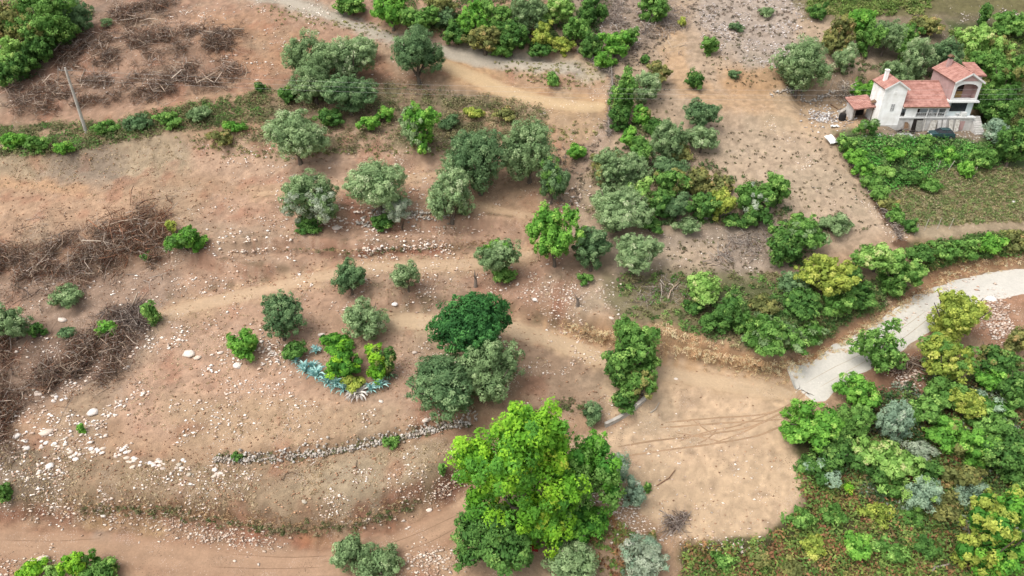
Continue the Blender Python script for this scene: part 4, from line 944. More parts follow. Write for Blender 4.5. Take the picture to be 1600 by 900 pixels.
stones('terrace_stones', P_([along([(340,386),(400,384),(470,386)], (16,5), 90), along([(555,392),(640,386),(700,384)], (16,5), 120), along([(480,345),(560,335),(640,345),(720,350)], (20,10), 160), along([(860,375),(890,330),(915,290)], (10,14), 60), along([(430,560),(400,530)], (14,14), 50)]), .2, .7, power=2, label='lines of pale stones along the terrace steps')
stones('scattered_stones', P_([area([(-30,10),(130,60),(400,0),(640,70),(600,140),(420,130),(150,150),(-30,190)], 1200), area([(240,0),(330,0),(330,30),(250,30)], 260), area([(400,0),(500,0),(520,30),(410,25)], 300), area([(280,75),(400,70),(390,110),(300,110)], 160)]), .1, .5, power=3, label='white stones among the brush windrows at the top left', cl=.1)
stones('scree', P_([area([(1080,0),(1260,0),(1250,50),(1290,110),(1200,110),(1100,60)], 1700), area([(1480,20),(1600,15),(1600,30),(1500,45),(1400,50)], 160), area([(900,20),(1040,10),(1030,50),(960,90)], 260)]), .12, .5, ((216,206,200),(190,178,170),(230,220,214)), 2.6, 'pale stony scree at the top of the dry hill', cl=.1)
stones('scattered_stones', P_([area([(700,150),(950,120),(950,225),(850,215),(780,170)], 420), area([(1180,170),(1420,370),(1330,370),(1230,240)], 500), area([(1000,350),(1240,330),(1240,430),(1000,430)], 260), area([(680,70),(700,130),(620,130)], 60)]), .1, .36, power=3, label='small pale stones on the dry hill', cl=.1)
stones('rubble_heap', P_([area([(1535,470),(1560,462),(1590,520),(1560,530),(1540,510)], 420), area([(1390,575),(1440,560),(1440,605),(1400,610)], 130), along([(1520,435),(1450,478),(1400,515)], (8,8), 60)]), .15, .6, ((206,184,166),(184,156,136),(226,210,196)), 2.5, 'heap of pale rubble beside the white road at the right edge')
stones('scattered_stones', P_([area([(900,740),(1000,790),(1040,850),(990,860),(930,800)], 300), area([(1060,840),(1200,840),(1200,870),(1080,880)], 120), area([(960,660),(1100,640),(1250,740),(1200,830),(1010,830),(960,740)], 120)]), .1, .42, power=3, label='pale stones round the sandy lot')
stones('gravel_spill', P_([along([(1240,574),(1262,592),(1288,612)], (16,14), 260), along([(1300,590),(1360,560),(1440,505)], (10,6), 90), along([(1285,560),(1370,508),(1450,452)], (8,5), 90)]), .06, .2, ((226,220,208),(214,206,192)), 2, 'loose gravel spilling off the end and edges of the white road')
def clods(name, px, s0, s1, label): stones(name, px, s0, s1, ((176,138,108),(156,120,94),(190,152,122),(136,104,82)), 2.4, label)
clods('soil_clods', P_([area([(-30,420),(300,410),(960,480),(960,640),(600,690),(-30,700)], 1500), area([(280,230),(900,250),(900,460),(300,460)], 1300), area([(-30,700),(720,700),(560,810),(-30,790)], 900), area([(-30,230),(300,230),(300,400),(-30,400)], 600), area([(100,20),(640,60),(640,130),(60,180)], 700)]), .1, .42, 'brown clods of turned earth over the cleared slope')
clods('soil_clods', P_([area([(960,640),(1100,620),(1260,740),(1200,830),(1010,840),(960,740)], 130), area([(1000,570),(1240,590),(1240,640),(960,650)], 70)]), .08, .3, 'small clods on the sandy lot')
# ------------------------------------------------------------------ single rocks one can point at
ROCKM = []
for k in range(7):
    v, f = rock_mesh(12, 50+k); c = np.tile(alb(*((232,222,212),(222,206,192),(206,190,176),(236,228,222),(214,196,178),(190,178,160),(228,214,200))[k])*1.35, (12, 1)); ROCKM.append(np_mesh('rock', v, f, M_STONE, c))
def rock(px, py, w, label, group=None, flat=.75, k=None, ar=1.25):
    G = ground([px], [py])[0]; s = F/project(G)[2]; R = w/2/s
    o = link('rock', ROCKM[random.randrange(7) if k is None else k], None, G+np.array([0, 0, R*.02])); o.scale = (R*ar, R, R*flat); o.rotation_euler = (random.uniform(-.3, .3), random.uniform(-.3, .3), random.uniform(-.5, .5))
    return tag(o, label, 'rock', group)
for a in [(525,357,15,'white boulder on the track beside the ragged grey patched olive'),(297,552,20,'large flat white slab on the bare slope left of the bright bush'),(308,559,13,'flat white stone touching the large slab'),
    (345,551,10,'pale stone left of the foot of the bright yellow green bush'),(371,571,13,'grey white stone under the bright yellow green bush'),(145,644,17,'rounded white boulder in the middle of the left scree'),
    (77,728,14,'oval white boulder alone at the lower left of the scree'),(72,676,20,'large pale block at the top left of the scree'),(98,500,15,'long flat white stone near the left edge olive'),
    (26,681,14,'pale block at the left edge of the scree'),(503,523,11,'white stone at the back of the agave bed'),(616,475,10,'flat white stone under the small right hand olive'),(596,627,8,'rounded white stone in front of the agaves'),
    (648,551,8,'white stone between agave bed and carob'),(665,657,11,'pale stone at the foot of the left olive of the pair'),(671,797,10,'pale block at the foot of the bank above the lower road'),(1548,468,17,'big beige boulder on the rubble heap at the right edge'),
    (1056,592,7,'single white stone on the road below the track side clump'),(955,497,8,'white stone on the scrub edge above the track side clump'),(836,468,8,'white stone above the middle track'),(162,805,9,'beige stone in the red bank'),
    (295,742,9,'white stone alone on the dry grass terrace'),(476,784,10,'white stone on the edge of the dry terrace'),(62,877,26,'grey flat rock slab beside the lower road'),(67,888,16,'grey rock under the flat slab at the bottom left'),(1119,860,6,'white stone in the bracken edge'),(1230,880,7,'small white stone in the bottom bracken')]: rock(*a)
r5 = np.random.default_rng(5)
for cx, cy, n, sx, sy in ((215,722,13,12,7),(250,722,11,12,6),(118,712,9,9,6),(90,700,6,14,8),(145,705,8,12,5),(190,712,8,14,8),(285,722,6,8,7),(38,695,9,9,10),(66,690,6,10,8),(95,620,8,16,8),(60,615,6,12,6),(340,740,7,8,5)):
    for k in range(n): rock(cx+r5.normal(0, sx*.7), cy+r5.normal(0, sy*.7), r5.uniform(4.5, 9.5), 'white limestone block in the scree above the lower road', 'white blocks of the left scree')
for cx, cy, n in ((980,823,5),(990,832,4),(1155,853,6),(1165,862,4)):
    for k in range(n): rock(cx+r5.normal(0, 6), cy+r5.normal(0, 4), r5.uniform(5, 8), 'pale stone among the rust bracken at the lot edge', 'pale stones at the lower lot edge')
# ------------------------------------------------------------------ dry stone walls
def stone_wall(name, pts, label, n, h, thick, s0, s1, cols=((214,204,192),(190,180,166),(226,218,208),(168,156,140)), stuff=900, seed=4):
    r = np.random.default_rng(seed); L = poly_g(smooth(pts, 6)); Q = resample(L, .25); x0, y0 = Q[len(Q)//2]; z0 = float(Hs(x0, y0))
    t = empty(name, (x0, y0, z0)); tag(t, label, 'wall')
    ms = [np_mesh('stone', *(lambda vf: (vf[0], vf[1]))(rock_mesh(12, 80+k)), M_STONE, np.tile(alb(*cols[k % len(cols)]), (12, 1))) for k in range(6)]
    for k in range(n):
        i = int(len(Q)*(k+.5)/n) % len(Q); p = Q[i]+r.normal(0, thick*.3, 2); zz = float(Hs(*p))+r.uniform(.1, h); s = r.uniform(s0, s1)
        o = link('stone', ms[k % 6], t, (p[0]-x0, p[1]-y0, zz-z0)); o.scale = (s*r.uniform(.9, 1.5), s*.9, s*.75); o.rotation_euler = (r.uniform(-.4, .4), r.uniform(-.4, .4), r.uniform(0, 6.3))
    i = r.integers(0, len(Q), stuff); P = Q[i]+r.normal(0, thick*.45, (stuff, 2)); zz = Hs(P[:, 0], P[:, 1])+r.uniform(0, h*.95, stuff); s = r.uniform(.12, .3, stuff)
    V = OCT[None]*r.uniform(.6, 1.2, (stuff, 6, 1))*s[:, None, None]+np.stack([P[:, 0]-x0, P[:, 1]-y0, zz-z0], -1)[:, None]
    cc = np.array([alb(*c) for c in cols]); c = cc[r.integers(0, len(cc), stuff)]*r.uniform(.75, 1.1, (stuff, 1))
    o = link('rubble_fill', np_mesh('rubble_fill', V.reshape(-1, 3), (OCF[None]+6*np.arange(stuff)[:, None, None]).reshape(-1, 3), M_STONE, np.repeat(c, 6, 0)), t); tag(o, kind='stuff'); return t
stone_wall('dry_stone_wall', [(338,719),(400,720),(450,716),(510,708),(560,699),(610,688),(650,680),(700,668),(745,657)], 'long crumbling dry stone wall curving along the edge of the lower terrace', 170, .4, .55, .1, .24, cols=((226,214,200),(204,190,174),(236,228,218),(184,168,150)), stuff=560)
stone_wall('dry_stone_wall', [(1060,350),(1100,342),(1140,335)], 'short pale stone wall under the right arm of the thicket', 26, .5, .4, .2, .34, stuff=80, seed=6)
stone_wall('dry_stone_wall', [(1205,148),(1250,140),(1300,128),(1335,120)], 'pale stone edging behind the yard below the large rounded olive', 40, .35, .5, .2, .34, stuff=160, seed=8)
stone_wall('dry_stone_wall', [(560,350),(600,345),(650,348),(700,350)], 'broken line of terrace stones below the domed olive', 40, .4, .7, .18, .36, stuff=200, seed=9)
# white retaining wall: a rendered strip with a capping
def strip_wall(name, pts, h, th, label, mat, below=.6):
    L = resample(poly_g(smooth(pts, 6)), .6); x0, y0 = L[0]; z0 = float(Hs(x0, y0)); t = empty(name, (x0, y0, z0)); tag(t, label, 'wall'); m = MB(); cp = MB()
    top = np.convolve(np.pad(Hs(L[:, 0], L[:, 1]), 3, mode='edge'), np.ones(7)/7, 'valid')+h
    for a in range(len(L)-1):
        p, q = L[a], L[a+1]; d = (q-p)/np.linalg.norm(q-p); n = np.array([-d[1], d[0]])*th/2
        for mm, lo, hi_, e in ((m, -below, 0, 1), (cp, .002, .08, 1.25)):
            V = []
            for w_, tz in ((p, top[a]), (q, top[a+1])):
                for s in (1, -1): V += [(*(w_+n*s*e-L[0]), (tz if lo > 0 else tz-h)+lo-z0), (*(w_+n*s*e-L[0]), tz+hi_-z0)]
            mm.add(V, [(0,1,5,4),(2,6,7,3),(1,3,7,5),(0,2,3,1),(4,5,7,6)], alb(226,220,208))
    m.build('wall_body', mat, t); cp.build('capping', mat, t); return t
strip_wall('retaining_wall', [(945,667),(968,655),(990,640),(1006,626),(1014,618)], .45, .36, 'low white retaining wall under the track side clump of trees', M_CONC)
# ------------------------------------------------------------------ heaps of cut brush
BR = ((156,134,114),(130,108,92),(176,154,134),(110,90,78),(192,174,156),(140,104,82),(166,152,140),(120,104,94)); 
def brush(pts, hw, n, height, label, cols=BR, lmax=4.0, seed=1, big=5, leafy=90):
    r = np.random.default_rng(seed); Q = resample(np.array(smooth(pts, 6)), 2.0); px = Q[r.integers(0, len(Q), 1500)]+r.normal(0, .5, (1500, 2))*np.array(hw); g_ = ground(px[:, 0], px[:, 1]); px = px[fbm(g_[:, 0]/2.2, g_[:, 1]/2.2, seed+30, 2) > -.12]
    G = ground(px[:, 0], px[:, 1]); o0 = G.mean(0); o0[2] = float(Hs(o0[0], o0[1])); t = empty('brush_heap', o0); tag(t, label, 'brush heap')
    ctr = G.mean(0)
    v, f, c = sticks(px, n, .8, lmax, .018, .075, height, cols, .4, r); tag(link('twigs', np_mesh('twigs', v-o0, f, M_TWIG, c), t), kind='stuff')
    v, f, c = sticks(px, n//3, .4, 1.3, .015, .03, height*.9, cols[:4], .6, r); tag(link('twigs', np_mesh('twigs', v-o0, f, M_TWIG, c), t), kind='stuff')
    for k in range(big):
        v, f, c = sticks(px, 1, lmax*.9, lmax*1.5, .08, .13, height*1.1, ((176,154,132),(196,178,158)), .12, r); link('branch', np_mesh('branch', v-o0, f, M_TWIG, c), t)
    i = r.integers(0, len(px), leafy*26); P = G[i]+np.stack([r.normal(0, .35, len(i)), r.normal(0, .35, len(i)), height*r.random(len(i))], -1); N = r.normal(0, 1, (len(i), 3)); N /= np.linalg.norm(N, axis=1, keepdims=True)
    v, f = leaf_quads(P, N, .24, .1, r); cc = np.array([alb(*q) for q in ((150,108,82),(122,90,72),(138,122,96),(110,84,70),(126,74,56))]); c = np.repeat(cc[r.integers(0, 5, len(i))]*r.uniform(.7, 1.2, (len(i), 1)), 3, 0)
    tag(link('dead_leaves', np_mesh('dead_leaves', v-o0, f, M_LEAF, c), t), kind='stuff')
brush([(-40,428),(60,415),(120,405),(180,385),(250,378)], (26,50), 2600, 1.6, 'long heap of dead brown brush lying across the left slope', seed=1, big=14, leafy=420)
brush([(170,385),(230,362),(262,372)], (22,40), 700, 1.1, 'small reddish end of brush left of the bright green bush', seed=2, big=5, leafy=90, cols=((160,112,84),(130,90,70),(176,144,118),(110,78,64)))
brush([(60,590),(100,575),(150,560),(190,545)], (30,46), 1300, 1.5, 'middle brush heap on the left slope above the scree', seed=3, big=8, leafy=260)
brush([(170,515),(200,505),(228,498)], (24,36), 700, 1.1, 'grey twiggy heap right of the round bright bush', seed=4, big=4, leafy=40, cols=((140,126,116),(112,98,90),(170,156,144),(96,82,74)))
brush([(-30,650),(0,650),(30,640)], (18,60), 700, 1.5, 'dark brush heap cut by the left edge below the others', seed=5, big=4, leafy=200)
brush([(-20,540),(10,540)], (16,50), 360, 1.2, 'reddish brush heap at the left edge under the olive', seed=6, big=3, leafy=120)
brush([(180,25),(220,20),(260,8)], (24,18), 900, 1.1, 'topmost brush windrow at the top left', seed=7, big=6, leafy=110)
brush([(100,92),(160,80),(220,70),(300,62),(370,66)], (26,24), 2600, 1.3, 'wide second brush windrow from the top', seed=8, big=12, leafy=330)
brush([(25,165),(90,150),(150,145),(220,138),(300,122),(365,115)], (26,26), 2600, 1.2, 'third brush windrow with long pale branches', seed=9, big=14, leafy=300)
brush([(100,125),(130,128),(170,128)], (12,6), 120, .5, 'thin row of pale branches behind the utility pole', seed=10, big=5, leafy=12)
brush([(960,20),(990,30),(1030,40),(1060,25)], (26,30), 1000, .7, 'grey dead twigs covering the top of the dry hill', seed=11, big=0, leafy=20, cols=((166,152,140),(138,124,114),(186,174,162)))
brush([(1110,400),(1150,385),(1190,380)], (24,24), 200, .4, 'grey dry twigs on the pale slope under the thicket arm', seed=12, big=3, leafy=10, cols=((160,148,138),(136,124,114),(180,168,156)))
brush([(1000,470),(1040,450),(1070,470)], (20,20), 120, .5, 'grey dead branches above the road cut', seed=13, big=1, leafy=10, cols=((160,148,138),(136,124,114),(180,168,156)))
brush([(1410,585),(1430,580),(1440,590)], (16,14), 120, .6, 'dark broken branches beside the white road', seed=14, big=3, leafy=20)
brush([(1050,820),(1075,815)], (12,12), 130, .5, 'grey twig heap at the lower edge of the lot', seed=15, big=0, leafy=10, cols=((150,136,126),(120,106,96),(170,156,144)))
brush([(1310,150),(1330,140),(1340,152)], (12,12), 160, .7, 'pale stick heap beside the lean to', seed=16, big=4, leafy=0, cols=((176,162,146),(140,126,110),(196,184,168)))
brush([(985,575),(980,560),(975,580)], (12,30), 260, 2.2, 'dead brown branches in the track side clump', seed=18, big=2, leafy=40, cols=((140,110,92),(120,92,76)))
# bare stumps
def stump(px, py, h, label):
    G = ground([px], [py])[0]; t = empty('stump', G); tag(t, label, 'stump'); m = MB(); r = random.Random(int(px)); c = alb(150,136,124)
    m.tube([(0,0,-.2),(.05,0,h*.5),(.0,.05,h)], [.32,.22,.16], 7, c); m.build('bole', M_BARK, t)
    for k in range(3):
        a = r.uniform(0, 6.28); b = MB(); b.tube([(0,0,h*.7),(math.cos(a)*.3,math.sin(a)*.3,h*1.1),(math.cos(a)*.5,math.sin(a)*.5,h*1.4)], [.1,.07,.02], 5, c); b.build('limb', M_BARK, t)
stump(743,448, 1.8, 'bare grey stump left of the olive with green suckers'); stump(902,478, 1.3, 'dead grey stem standing above the middle track')
# fallen branches
def fallen(pts, rad, label, c=(186,174,162)):
    G = ground(*np.array(pts, float).T)+np.array([0,0,.12]); m = MB(); m.tube(G-G[0], [rad*(1-.6*i/len(G)) for i in range(len(G))], 6, alb(*c)); o = m.build('fallen_branch', M_TWIG, None, G[0]); tag(o, label, 'branch'); return o
fallen([(1454,897),(1460,887),(1478,884),(1490,876)], .14, 'bare white branch lying at the bottom of the bracken'); fallen([(1455,878),(1460,888)], .08, 'short white side stick by the bare white branch')
fallen([(1026,760),(1045,748),(1055,735)], .07, 'thin brown branch lying on the sandy lot', (140,104,80)); fallen([(1016,646),(1024,640),(1030,630)], .1, 'dead branch beside the end of the white retaining wall', (196,184,168))
fallen([(556,733),(558,720)], .05, 'thin dark stick standing on the dry terrace', (120,100,84)); fallen([(442,752),(446,742),(456,738),(470,744)], .05, 'curved dry stem lying on the dry terrace', (124,104,86)); fallen([(1042,838),(1048,830),(1052,822)], .07, 'pale crooked stick at the lower edge of the lot', (220,206,190))
# ------------------------------------------------------------------ agaves
def agave(px, py, w, label, cols, n=24, dry=False, seed=1, group=None):
    r = np.random.default_rng(seed); G = ground([px], [py])[0]; s = F/project(G)[2]; R = w*.62/s; t = empty('agave', G); tag(t, label, 'agave', group)
    ms = []
    for k in range(3):
        m = MB(); c = np.minimum(alb(*cols[k % len(cols)])*1.9, .8); pts = [(0,0),(.35,.22+.1*k),(.7,.34+.12*k),(1.0,.2+.12*k)]; wd = [.09,.11,.075,.008]; V = []
        for (x, z), w2 in zip(pts, wd): V += [(x,-w2,z+.03),(x,0,z-.03),(x,w2,z+.03)]
        m.add(V, [(3*i+a, 3*i+a+1, 3*i+a+4, 3*i+a+3) for i in range(3) for a in (0,1)], c); ms.append(m.mesh('leaf', M_LEAF))
    for k in range(n):
        o = link('leaf', ms[k % 3], t, (0, 0, .08)); sc = R*r.uniform(.75, 1.1)
        o.scale = (sc, sc, sc); o.rotation_euler = (0, -r.uniform(-.15, 1.05) if not dry else r.uniform(-.1, .5), k*2.399+r.uniform(-.2, .2))
AG = ((150,192,188),(126,168,166),(176,210,204)); AD = ((196,190,184),(172,166,158),(214,208,200))
for i, (x, y, w, l) in enumerate([(464,568,20,'tiny blue agave at the upper left tip of the agave row'),(477,582,30,'blue agave at the left end of the row'),(495,591,34,'large spiky blue agave near the left of the row'),(489,577,24,'blue agave half behind the large spiky one'),(512,600,28,'blue agave in the middle of the row, left one'),(525,605,28,'blue agave in the middle of the row, right one'),(537,611,26,'small blue agave just left of the dry one'),(494,552,22,'blue green agave climbing at the back beside the lime growth'),
     (579,612,24,'blue agave right of the dry one'),(594,606,26,'blue agave at the right end of the row')]): agave(x, y, w, l, AG, seed=i+1)
agave(558,616,34, 'dried up whitish agave in the row', AD, 34, True, 20); agave(604,590,30, 'dark green agave at the right back of the bed', ((84,116,84),(70,100,74),(110,140,104)), 24, False, 21)
# ------------------------------------------------------------------ utility pole with its wires
def pole(px, py, H, label, lean=0.0):
    G = ground([px], [py])[0]; t = empty('utility_pole', G); tag(t, label, 'pole'); m = MB(); m.tube([(0,0,-.8),(0,0,H)], [.30,.18], 8, alb(150,143,134)); m.build('shaft', M_CONC, t)
    a = MB(); a.box(-1.1,1.1,-.07,.07,H-.55,-.4+H, alb(110,104,98)); a.build('crossarm', M_WOOD, t)
    for x in (-1.0, 0, 1.0):
        i = MB(); i.tube([(x,0,H-.38),(x,0,H-.12)], [.06,.05], 6, alb(210,206,200)); i.build('insulator', M_STONE, t)
    return G, H
PA, HA = pole(135,207, 11.0, 'grey concrete utility pole leaning out over the left brush')
PB = ground([1720],[235])[0]; HB_ = 11.0
for k, dx in enumerate((-1.0, 0, 1.0)):
    A = np.array([PA[0]+dx, PA[1]+(.9*(k-1)), PA[2]+HA-.1-1.1*k]); B = np.array([PB[0]+dx, PB[1]+(.9*(k-1)), PB[2]+HB_-.1-1.1*k]); m = MB()
    pts = [A+(B-A)*u-np.array([0,0,1])*4*1.6*u*(1-u) for u in np.linspace(0, 1, 40)]
    m.tube([p-A for p in pts], .009, 4, alb(216,214,208)); o = m.build('power_line', M_STONE, None, A); tag(o, ('uppermost of the three thin pale wires crossing the picture','middle one of the three thin pale wires crossing the picture','lowest of the three thin pale wires crossing the picture')[k], 'wire', 'overhead wires')
# ------------------------------------------------------------------ fences
def fence(name, pts, step, h, label, rails=2, prad=.07, c=(176,166,152), brushy=0, seed=3, rr=.05, droop=.15):
    r = np.random.default_rng(seed); L = resample(poly_g(smooth(pts, 5)), step); x0, y0 = L[0]; z0 = float(Hs(x0, y0)); t = empty(name, (x0, y0, z0)); tag(t, label, 'fence')
    tops = []
    for p in L:
        hh = h*r.uniform(.8, 1.2); z = float(Hs(*p)); m = MB(); b = (p[0]-x0, p[1]-y0, z-z0); tp = (b[0]+r.normal(0, .1), b[1]+r.normal(0, .1), b[2]+hh)
        m.tube([(b[0], b[1], b[2]-.3), tp], [prad, prad*.75], 5, alb(*c)*r.uniform(.8, 1.15)); m.build('post', M_TWIG, t); tops.append((np.array(b), np.array(tp)))
    for k in range(rails):
        f = (k+.7)/rails*.95
        for (b0, t0), (b1, t1) in zip(tops[:-1], tops[1:]):
            a = b0+(t0-b0)*min(f, .95); b = b1+(t1-b1)*min(f, .95); mid = (a+b)/2-np.array([0, 0, droop*r.random()]); m = MB(); m.tube([a, mid, b], rr*r.uniform(.8, 1.3), 4, alb(*c)*r.uniform(.75, 1.15)); m.build('rail', M_TWIG, t)
    if brushy:
        q = smooth(pts, 8); px = q[r.integers(0, len(q), 300)]+r.normal(0, 1.6, (300, 2)); v, f, cc = sticks(px, brushy, .6, 2.2, .02, .06, h*.8, ((170,158,146),(140,126,114),(192,180,168)), .5, r)
        tag(link('brushwood', np_mesh('brushwood', v-np.array([x0, y0, z0]), f, M_TWIG, cc), t), kind='stuff')
    return t
fence('stake_fence', [(903,82),(918,90),(930,102),(943,112),(952,116)], 1.6, 1.1, 'upper slanting piece of the old grey stake fence', 2, .08, (170,160,150), 240, 3)
fence('stake_fence', [(955,116),(956,140),(954,165),(952,190),(951,214)], 1.4, 1.2, 'straight lower piece of the old grey stake fence beside dense green shrubs', 3, .09, (176,166,156), 420, 4)
fence('brushwood_fence', [(1312,222),(1330,250),(1350,285),(1370,315),(1390,345),(1408,375)], 1.8, 1.0, 'dark brushwood fence running down the edge of the garden', 2, .06, (124,104,90), 700, 5)
for i, (x, y, l) in enumerate([(1417,365,'leftmost pale stake below the garden'),(1429,367,'second pale stake from the left below the garden'),(1444,360,'third pale stake from the left below the garden'),(1464,358,'fourth pale stake from the left below the garden'),(1483,358,'rightmost pale stake below the garden'),(1463,268,'left tall bean pole in the green garden'),(1480,268,'slanting tall bean pole right of another in the green garden'),(1520,278,'bean pole at the right of the green garden')]):
    G = ground([x], [y])[0]; m = MB(); m.tube([(0,0,-.2),(.12 if i != 6 else .6,0,1.9)], [.06,.045], 5, alb(206,196,180)); tag(m.build('stake', M_TWIG, None, G), l, 'stake')
# hedge along the garden edge, bush by bush
for i, (x, y, w, h, st, l) in enumerate([(1322,225,34,30,'green','hedge bush at the top of the garden edge near the white sheet'),(1336,245,32,28,'bright','second hedge bush from the top of the garden edge'),(1348,264,30,28,'bright','bright hedge bush in the upper half of the garden edge'),(1361,283,28,26,'green','hedge bush about the middle of the garden edge'),(1374,302,28,26,'green','hedge bush just below the middle of the garden edge'),(1388,320,28,26,'brown','brownish hedge bush in the lower garden edge'),(1402,336,28,26,'green','last but one hedge bush of the garden edge'),(1420,352,26,24,'deep','lowest hedge bush of the garden edge by the stakes')]):
    plant(x, y, w, h, st, l, name='hedge_shrub', group=None)
for i, (x, y, w, h, st, l) in enumerate([(1440,398,44,34,'deep','bank bush at the left end of the bramble bank over the road'),(1475,392,44,36,'green','bank bush second from the left over the white road'),(1510,386,42,34,'green','bank bush in the middle of the bramble bank over the white road'),(1548,380,44,34,'bright','bright bank bush over the white road'),(1590,376,44,34,'brown','brownish bank bush cut by the right edge over the white road')]):
    plant(x, y, w, h, st, l, name='shrub')

for x, y, w, h, st, l in [(1395,240,34,24,'bright','bright climbing vine in the garden left part'),(1432,236,36,22,'green','green vine below the parked car'),(1478,240,36,26,'bright','bright vine in the middle of the garden terrace'),(1512,262,26,30,'bright','hanging vine at the right of the bean poles'),(1538,245,40,30,'green','leafy vine clump at the right end of the garden terrace'),(1420,275,40,24,'deep','dark vine clump in the lower garden'),(1455,290,36,22,'green','vine clump at the lower garden edge above the field'),(1385,268,30,24,'pale','pale vine clump beside the garden hedge')]:
    plant(x, y, w, h, st, l, name='vine_shrub')
for x, y, w, h, st, l in [(1300,800,44,30,'green','green bush low in the bracken near the sandy lot'),(1130,872,40,24,'green','green bush at the left end of the bracken'),(1185,865,40,26,'brown','rusty bush in the left bracken'),(1270,850,44,28,'yellow','yellow green bush in the bracken left of the single sumac'),(1390,860,50,32,'green','green bush in the bracken right of the single sumac'),(1370,800,44,28,'yellow','yellowish bush in the middle of the bracken'),(1240,890,44,24,'brown','brown green bush at the bottom edge in the bracken'),(1440,850,44,36,'deep','dark bush in the bracken beside the big bottom right tree')]:
    plant(x, y, w, h, st, l, name='shrub')

for x, y, w, h, st, l in [(20,218,40,24,'bright','bright shrub at the left end of the green scrub strip'),(62,222,44,24,'green','green shrub in the scrub strip left of the utility pole'),(100,232,34,22,'bright','bright shrub just left of the utility pole foot'),(165,200,36,22,'green','green shrub in the scrub strip right of the utility pole'),(212,192,44,24,'olive_dark','dull shrub in the middle of the scrub strip'),(262,186,44,26,'green','green shrub in the right half of the scrub strip'),(310,178,40,24,'olive','grey green shrub in the right half of the scrub strip'),(345,215,36,20,'brown','brownish shrub below the right end of the scrub strip'),(700,190,34,20,'olive_dark','dull low shrub on the heath below the cut track'),(790,180,36,20,'brown','brown green low shrub on the heath below the cut track'),(740,175,34,18,'yellow','yellowish low shrub on the heath below the cut track')]:
    plant(x, y, w, h, st, l, name='shrub')
# ------------------------------------------------------------------ house
M_WHITE = mat_plain('white_plaster', alb(255,255,252)*1.42, .9, .06, .8, .15, 14, stain=alb(246,244,238)*1.3)
M_PALE = mat_plain('pale_blue_plaster', alb(226,236,236)*1.2, .9, .08, .8, .15, 14)
M_PINK = mat_plain('pink_plaster', alb(214,178,172), .9, .12, 1.2, .2, 12)
M_GREYP = mat_plain('grey_plinth', alb(222,218,212)*1.15, .95, .18, 1.2, .3, 10)
M_TILE = mat_plain('red_roof_tiles', alb(206,156,142), .9, .2, 1.2, .2, 9, stain=alb(184,132,118))
M_DARK = mat_plain('dark_glass', alb(58,60,66), .15, .2, 2, 0, spec=.5)
M_SHADE_DARK = mat_plain('shade_and_dark_parts', alb(60,52,48), .9, .3, 2, 0)  # near-black: paints shade into openings, also colours dark trim, lid and timber
M_FRAME = mat_plain('white_frames', alb(244,244,240)*1.2, .6, .06, 3, 0)
M_BROWN = mat_plain('brown_timber', alb(140,110,84), .85, .3, 3, .2)
M_BOARD = mat_plain('whitewashed_boards', alb(226,222,212)*1.1, .8, .14, 2.5, .1, stain=alb(190,182,168))
M_OCHRE = mat_plain('ochre_timber', alb(196,160,100), .8, .2, 3, .1)
HX, HY, HZ = HOUSE
def roof(parent, el, er, rr, rl, n, rows, name='roof', th=.14):
    """tiled roof plane: eave left, eave right, ridge right, ridge left; half round tile columns and lapped courses"""
    el, er, rr, rl = (np.array(p, float) for p in (el, er, rr, rl)); nu, nv = n*4, rows*2; nrm = np.cross(er-el, rl-el); nrm /= np.linalg.norm(nrm); V = []; Fs = []
    for j in range(nv+1):
        v = ((j+1)//2)/rows if j else 0; v = min(v, 1); lapl = .035 if j % 2 == 0 else 0.0
        a, b = el+(rl-el)*v, er+(rr-er)*v
        for i in range(nu+1):
            u = i/nu; V.append(a+(b-a)*u+nrm*(.075*abs(math.sin(math.pi*u*n))+lapl))
    W = nu+1
    for j in range(nv):
        for i in range(nu): Fs.append((j*W+i, j*W+i+1, (j+1)*W+i+1, (j+1)*W+i))
    o = len(V); V += [p-nrm*th for p in (el, er, rr, rl)]+[el, er, rr, rl]
    Fs += [(o+3,o+2,o+1,o), (o,o+1,o+5,o+4), (o+1,o+2,o+6,o+5), (o+2,o+3,o+7,o+6), (o+3,o,o+4,o+7)]
    m = MB(); m.add(V, Fs); return m.build(name, M_TILE, parent)
def slab(parent, name, mat, *b):
    m = MB(); m.box(*b); return m.build(name, mat, parent)
def opening(parent, name, mat, x0, x1, z0, z1, y, frame=M_FRAME, bars=(1, 0), depth=.12, fw=.07):
    """window or door on a wall facing -y: pane set in, frame and bars proud"""
    p = slab(parent, name, mat, x0, x1, y-.03, y+.02, z0, z1)
    f = MB(); f.box(x0-fw, x1+fw, y-.08, y-.032, z1, z1+fw); f.box(x0-fw, x1+fw, y-.08, y-.032, z0-fw, z0); f.box(x0-fw, x0, y-.08, y-.032, z0, z1); f.box(x1, x1+fw, y-.08, y-.032, z0, z1)
    for k in range(bars[0]): xx = x0+(x1-x0)*(k+1)/(bars[0]+1); f.box(xx-.03, xx+.03, y-.075, y-.034, z0, z1)
    for k in range(bars[1]): zz = z0+(z1-z0)*(k+1)/(bars[1]+1); f.box(x0, x1, y-.072, y-.036, zz-.03, zz+.03)
    f.build('frame', frame, p); return p
house = empty('house', HOUSE); house.scale = (.86, .88, 1.06); tag(house, 'white country house with red tiled roofs, gabled tower and arched upper storey', 'house')
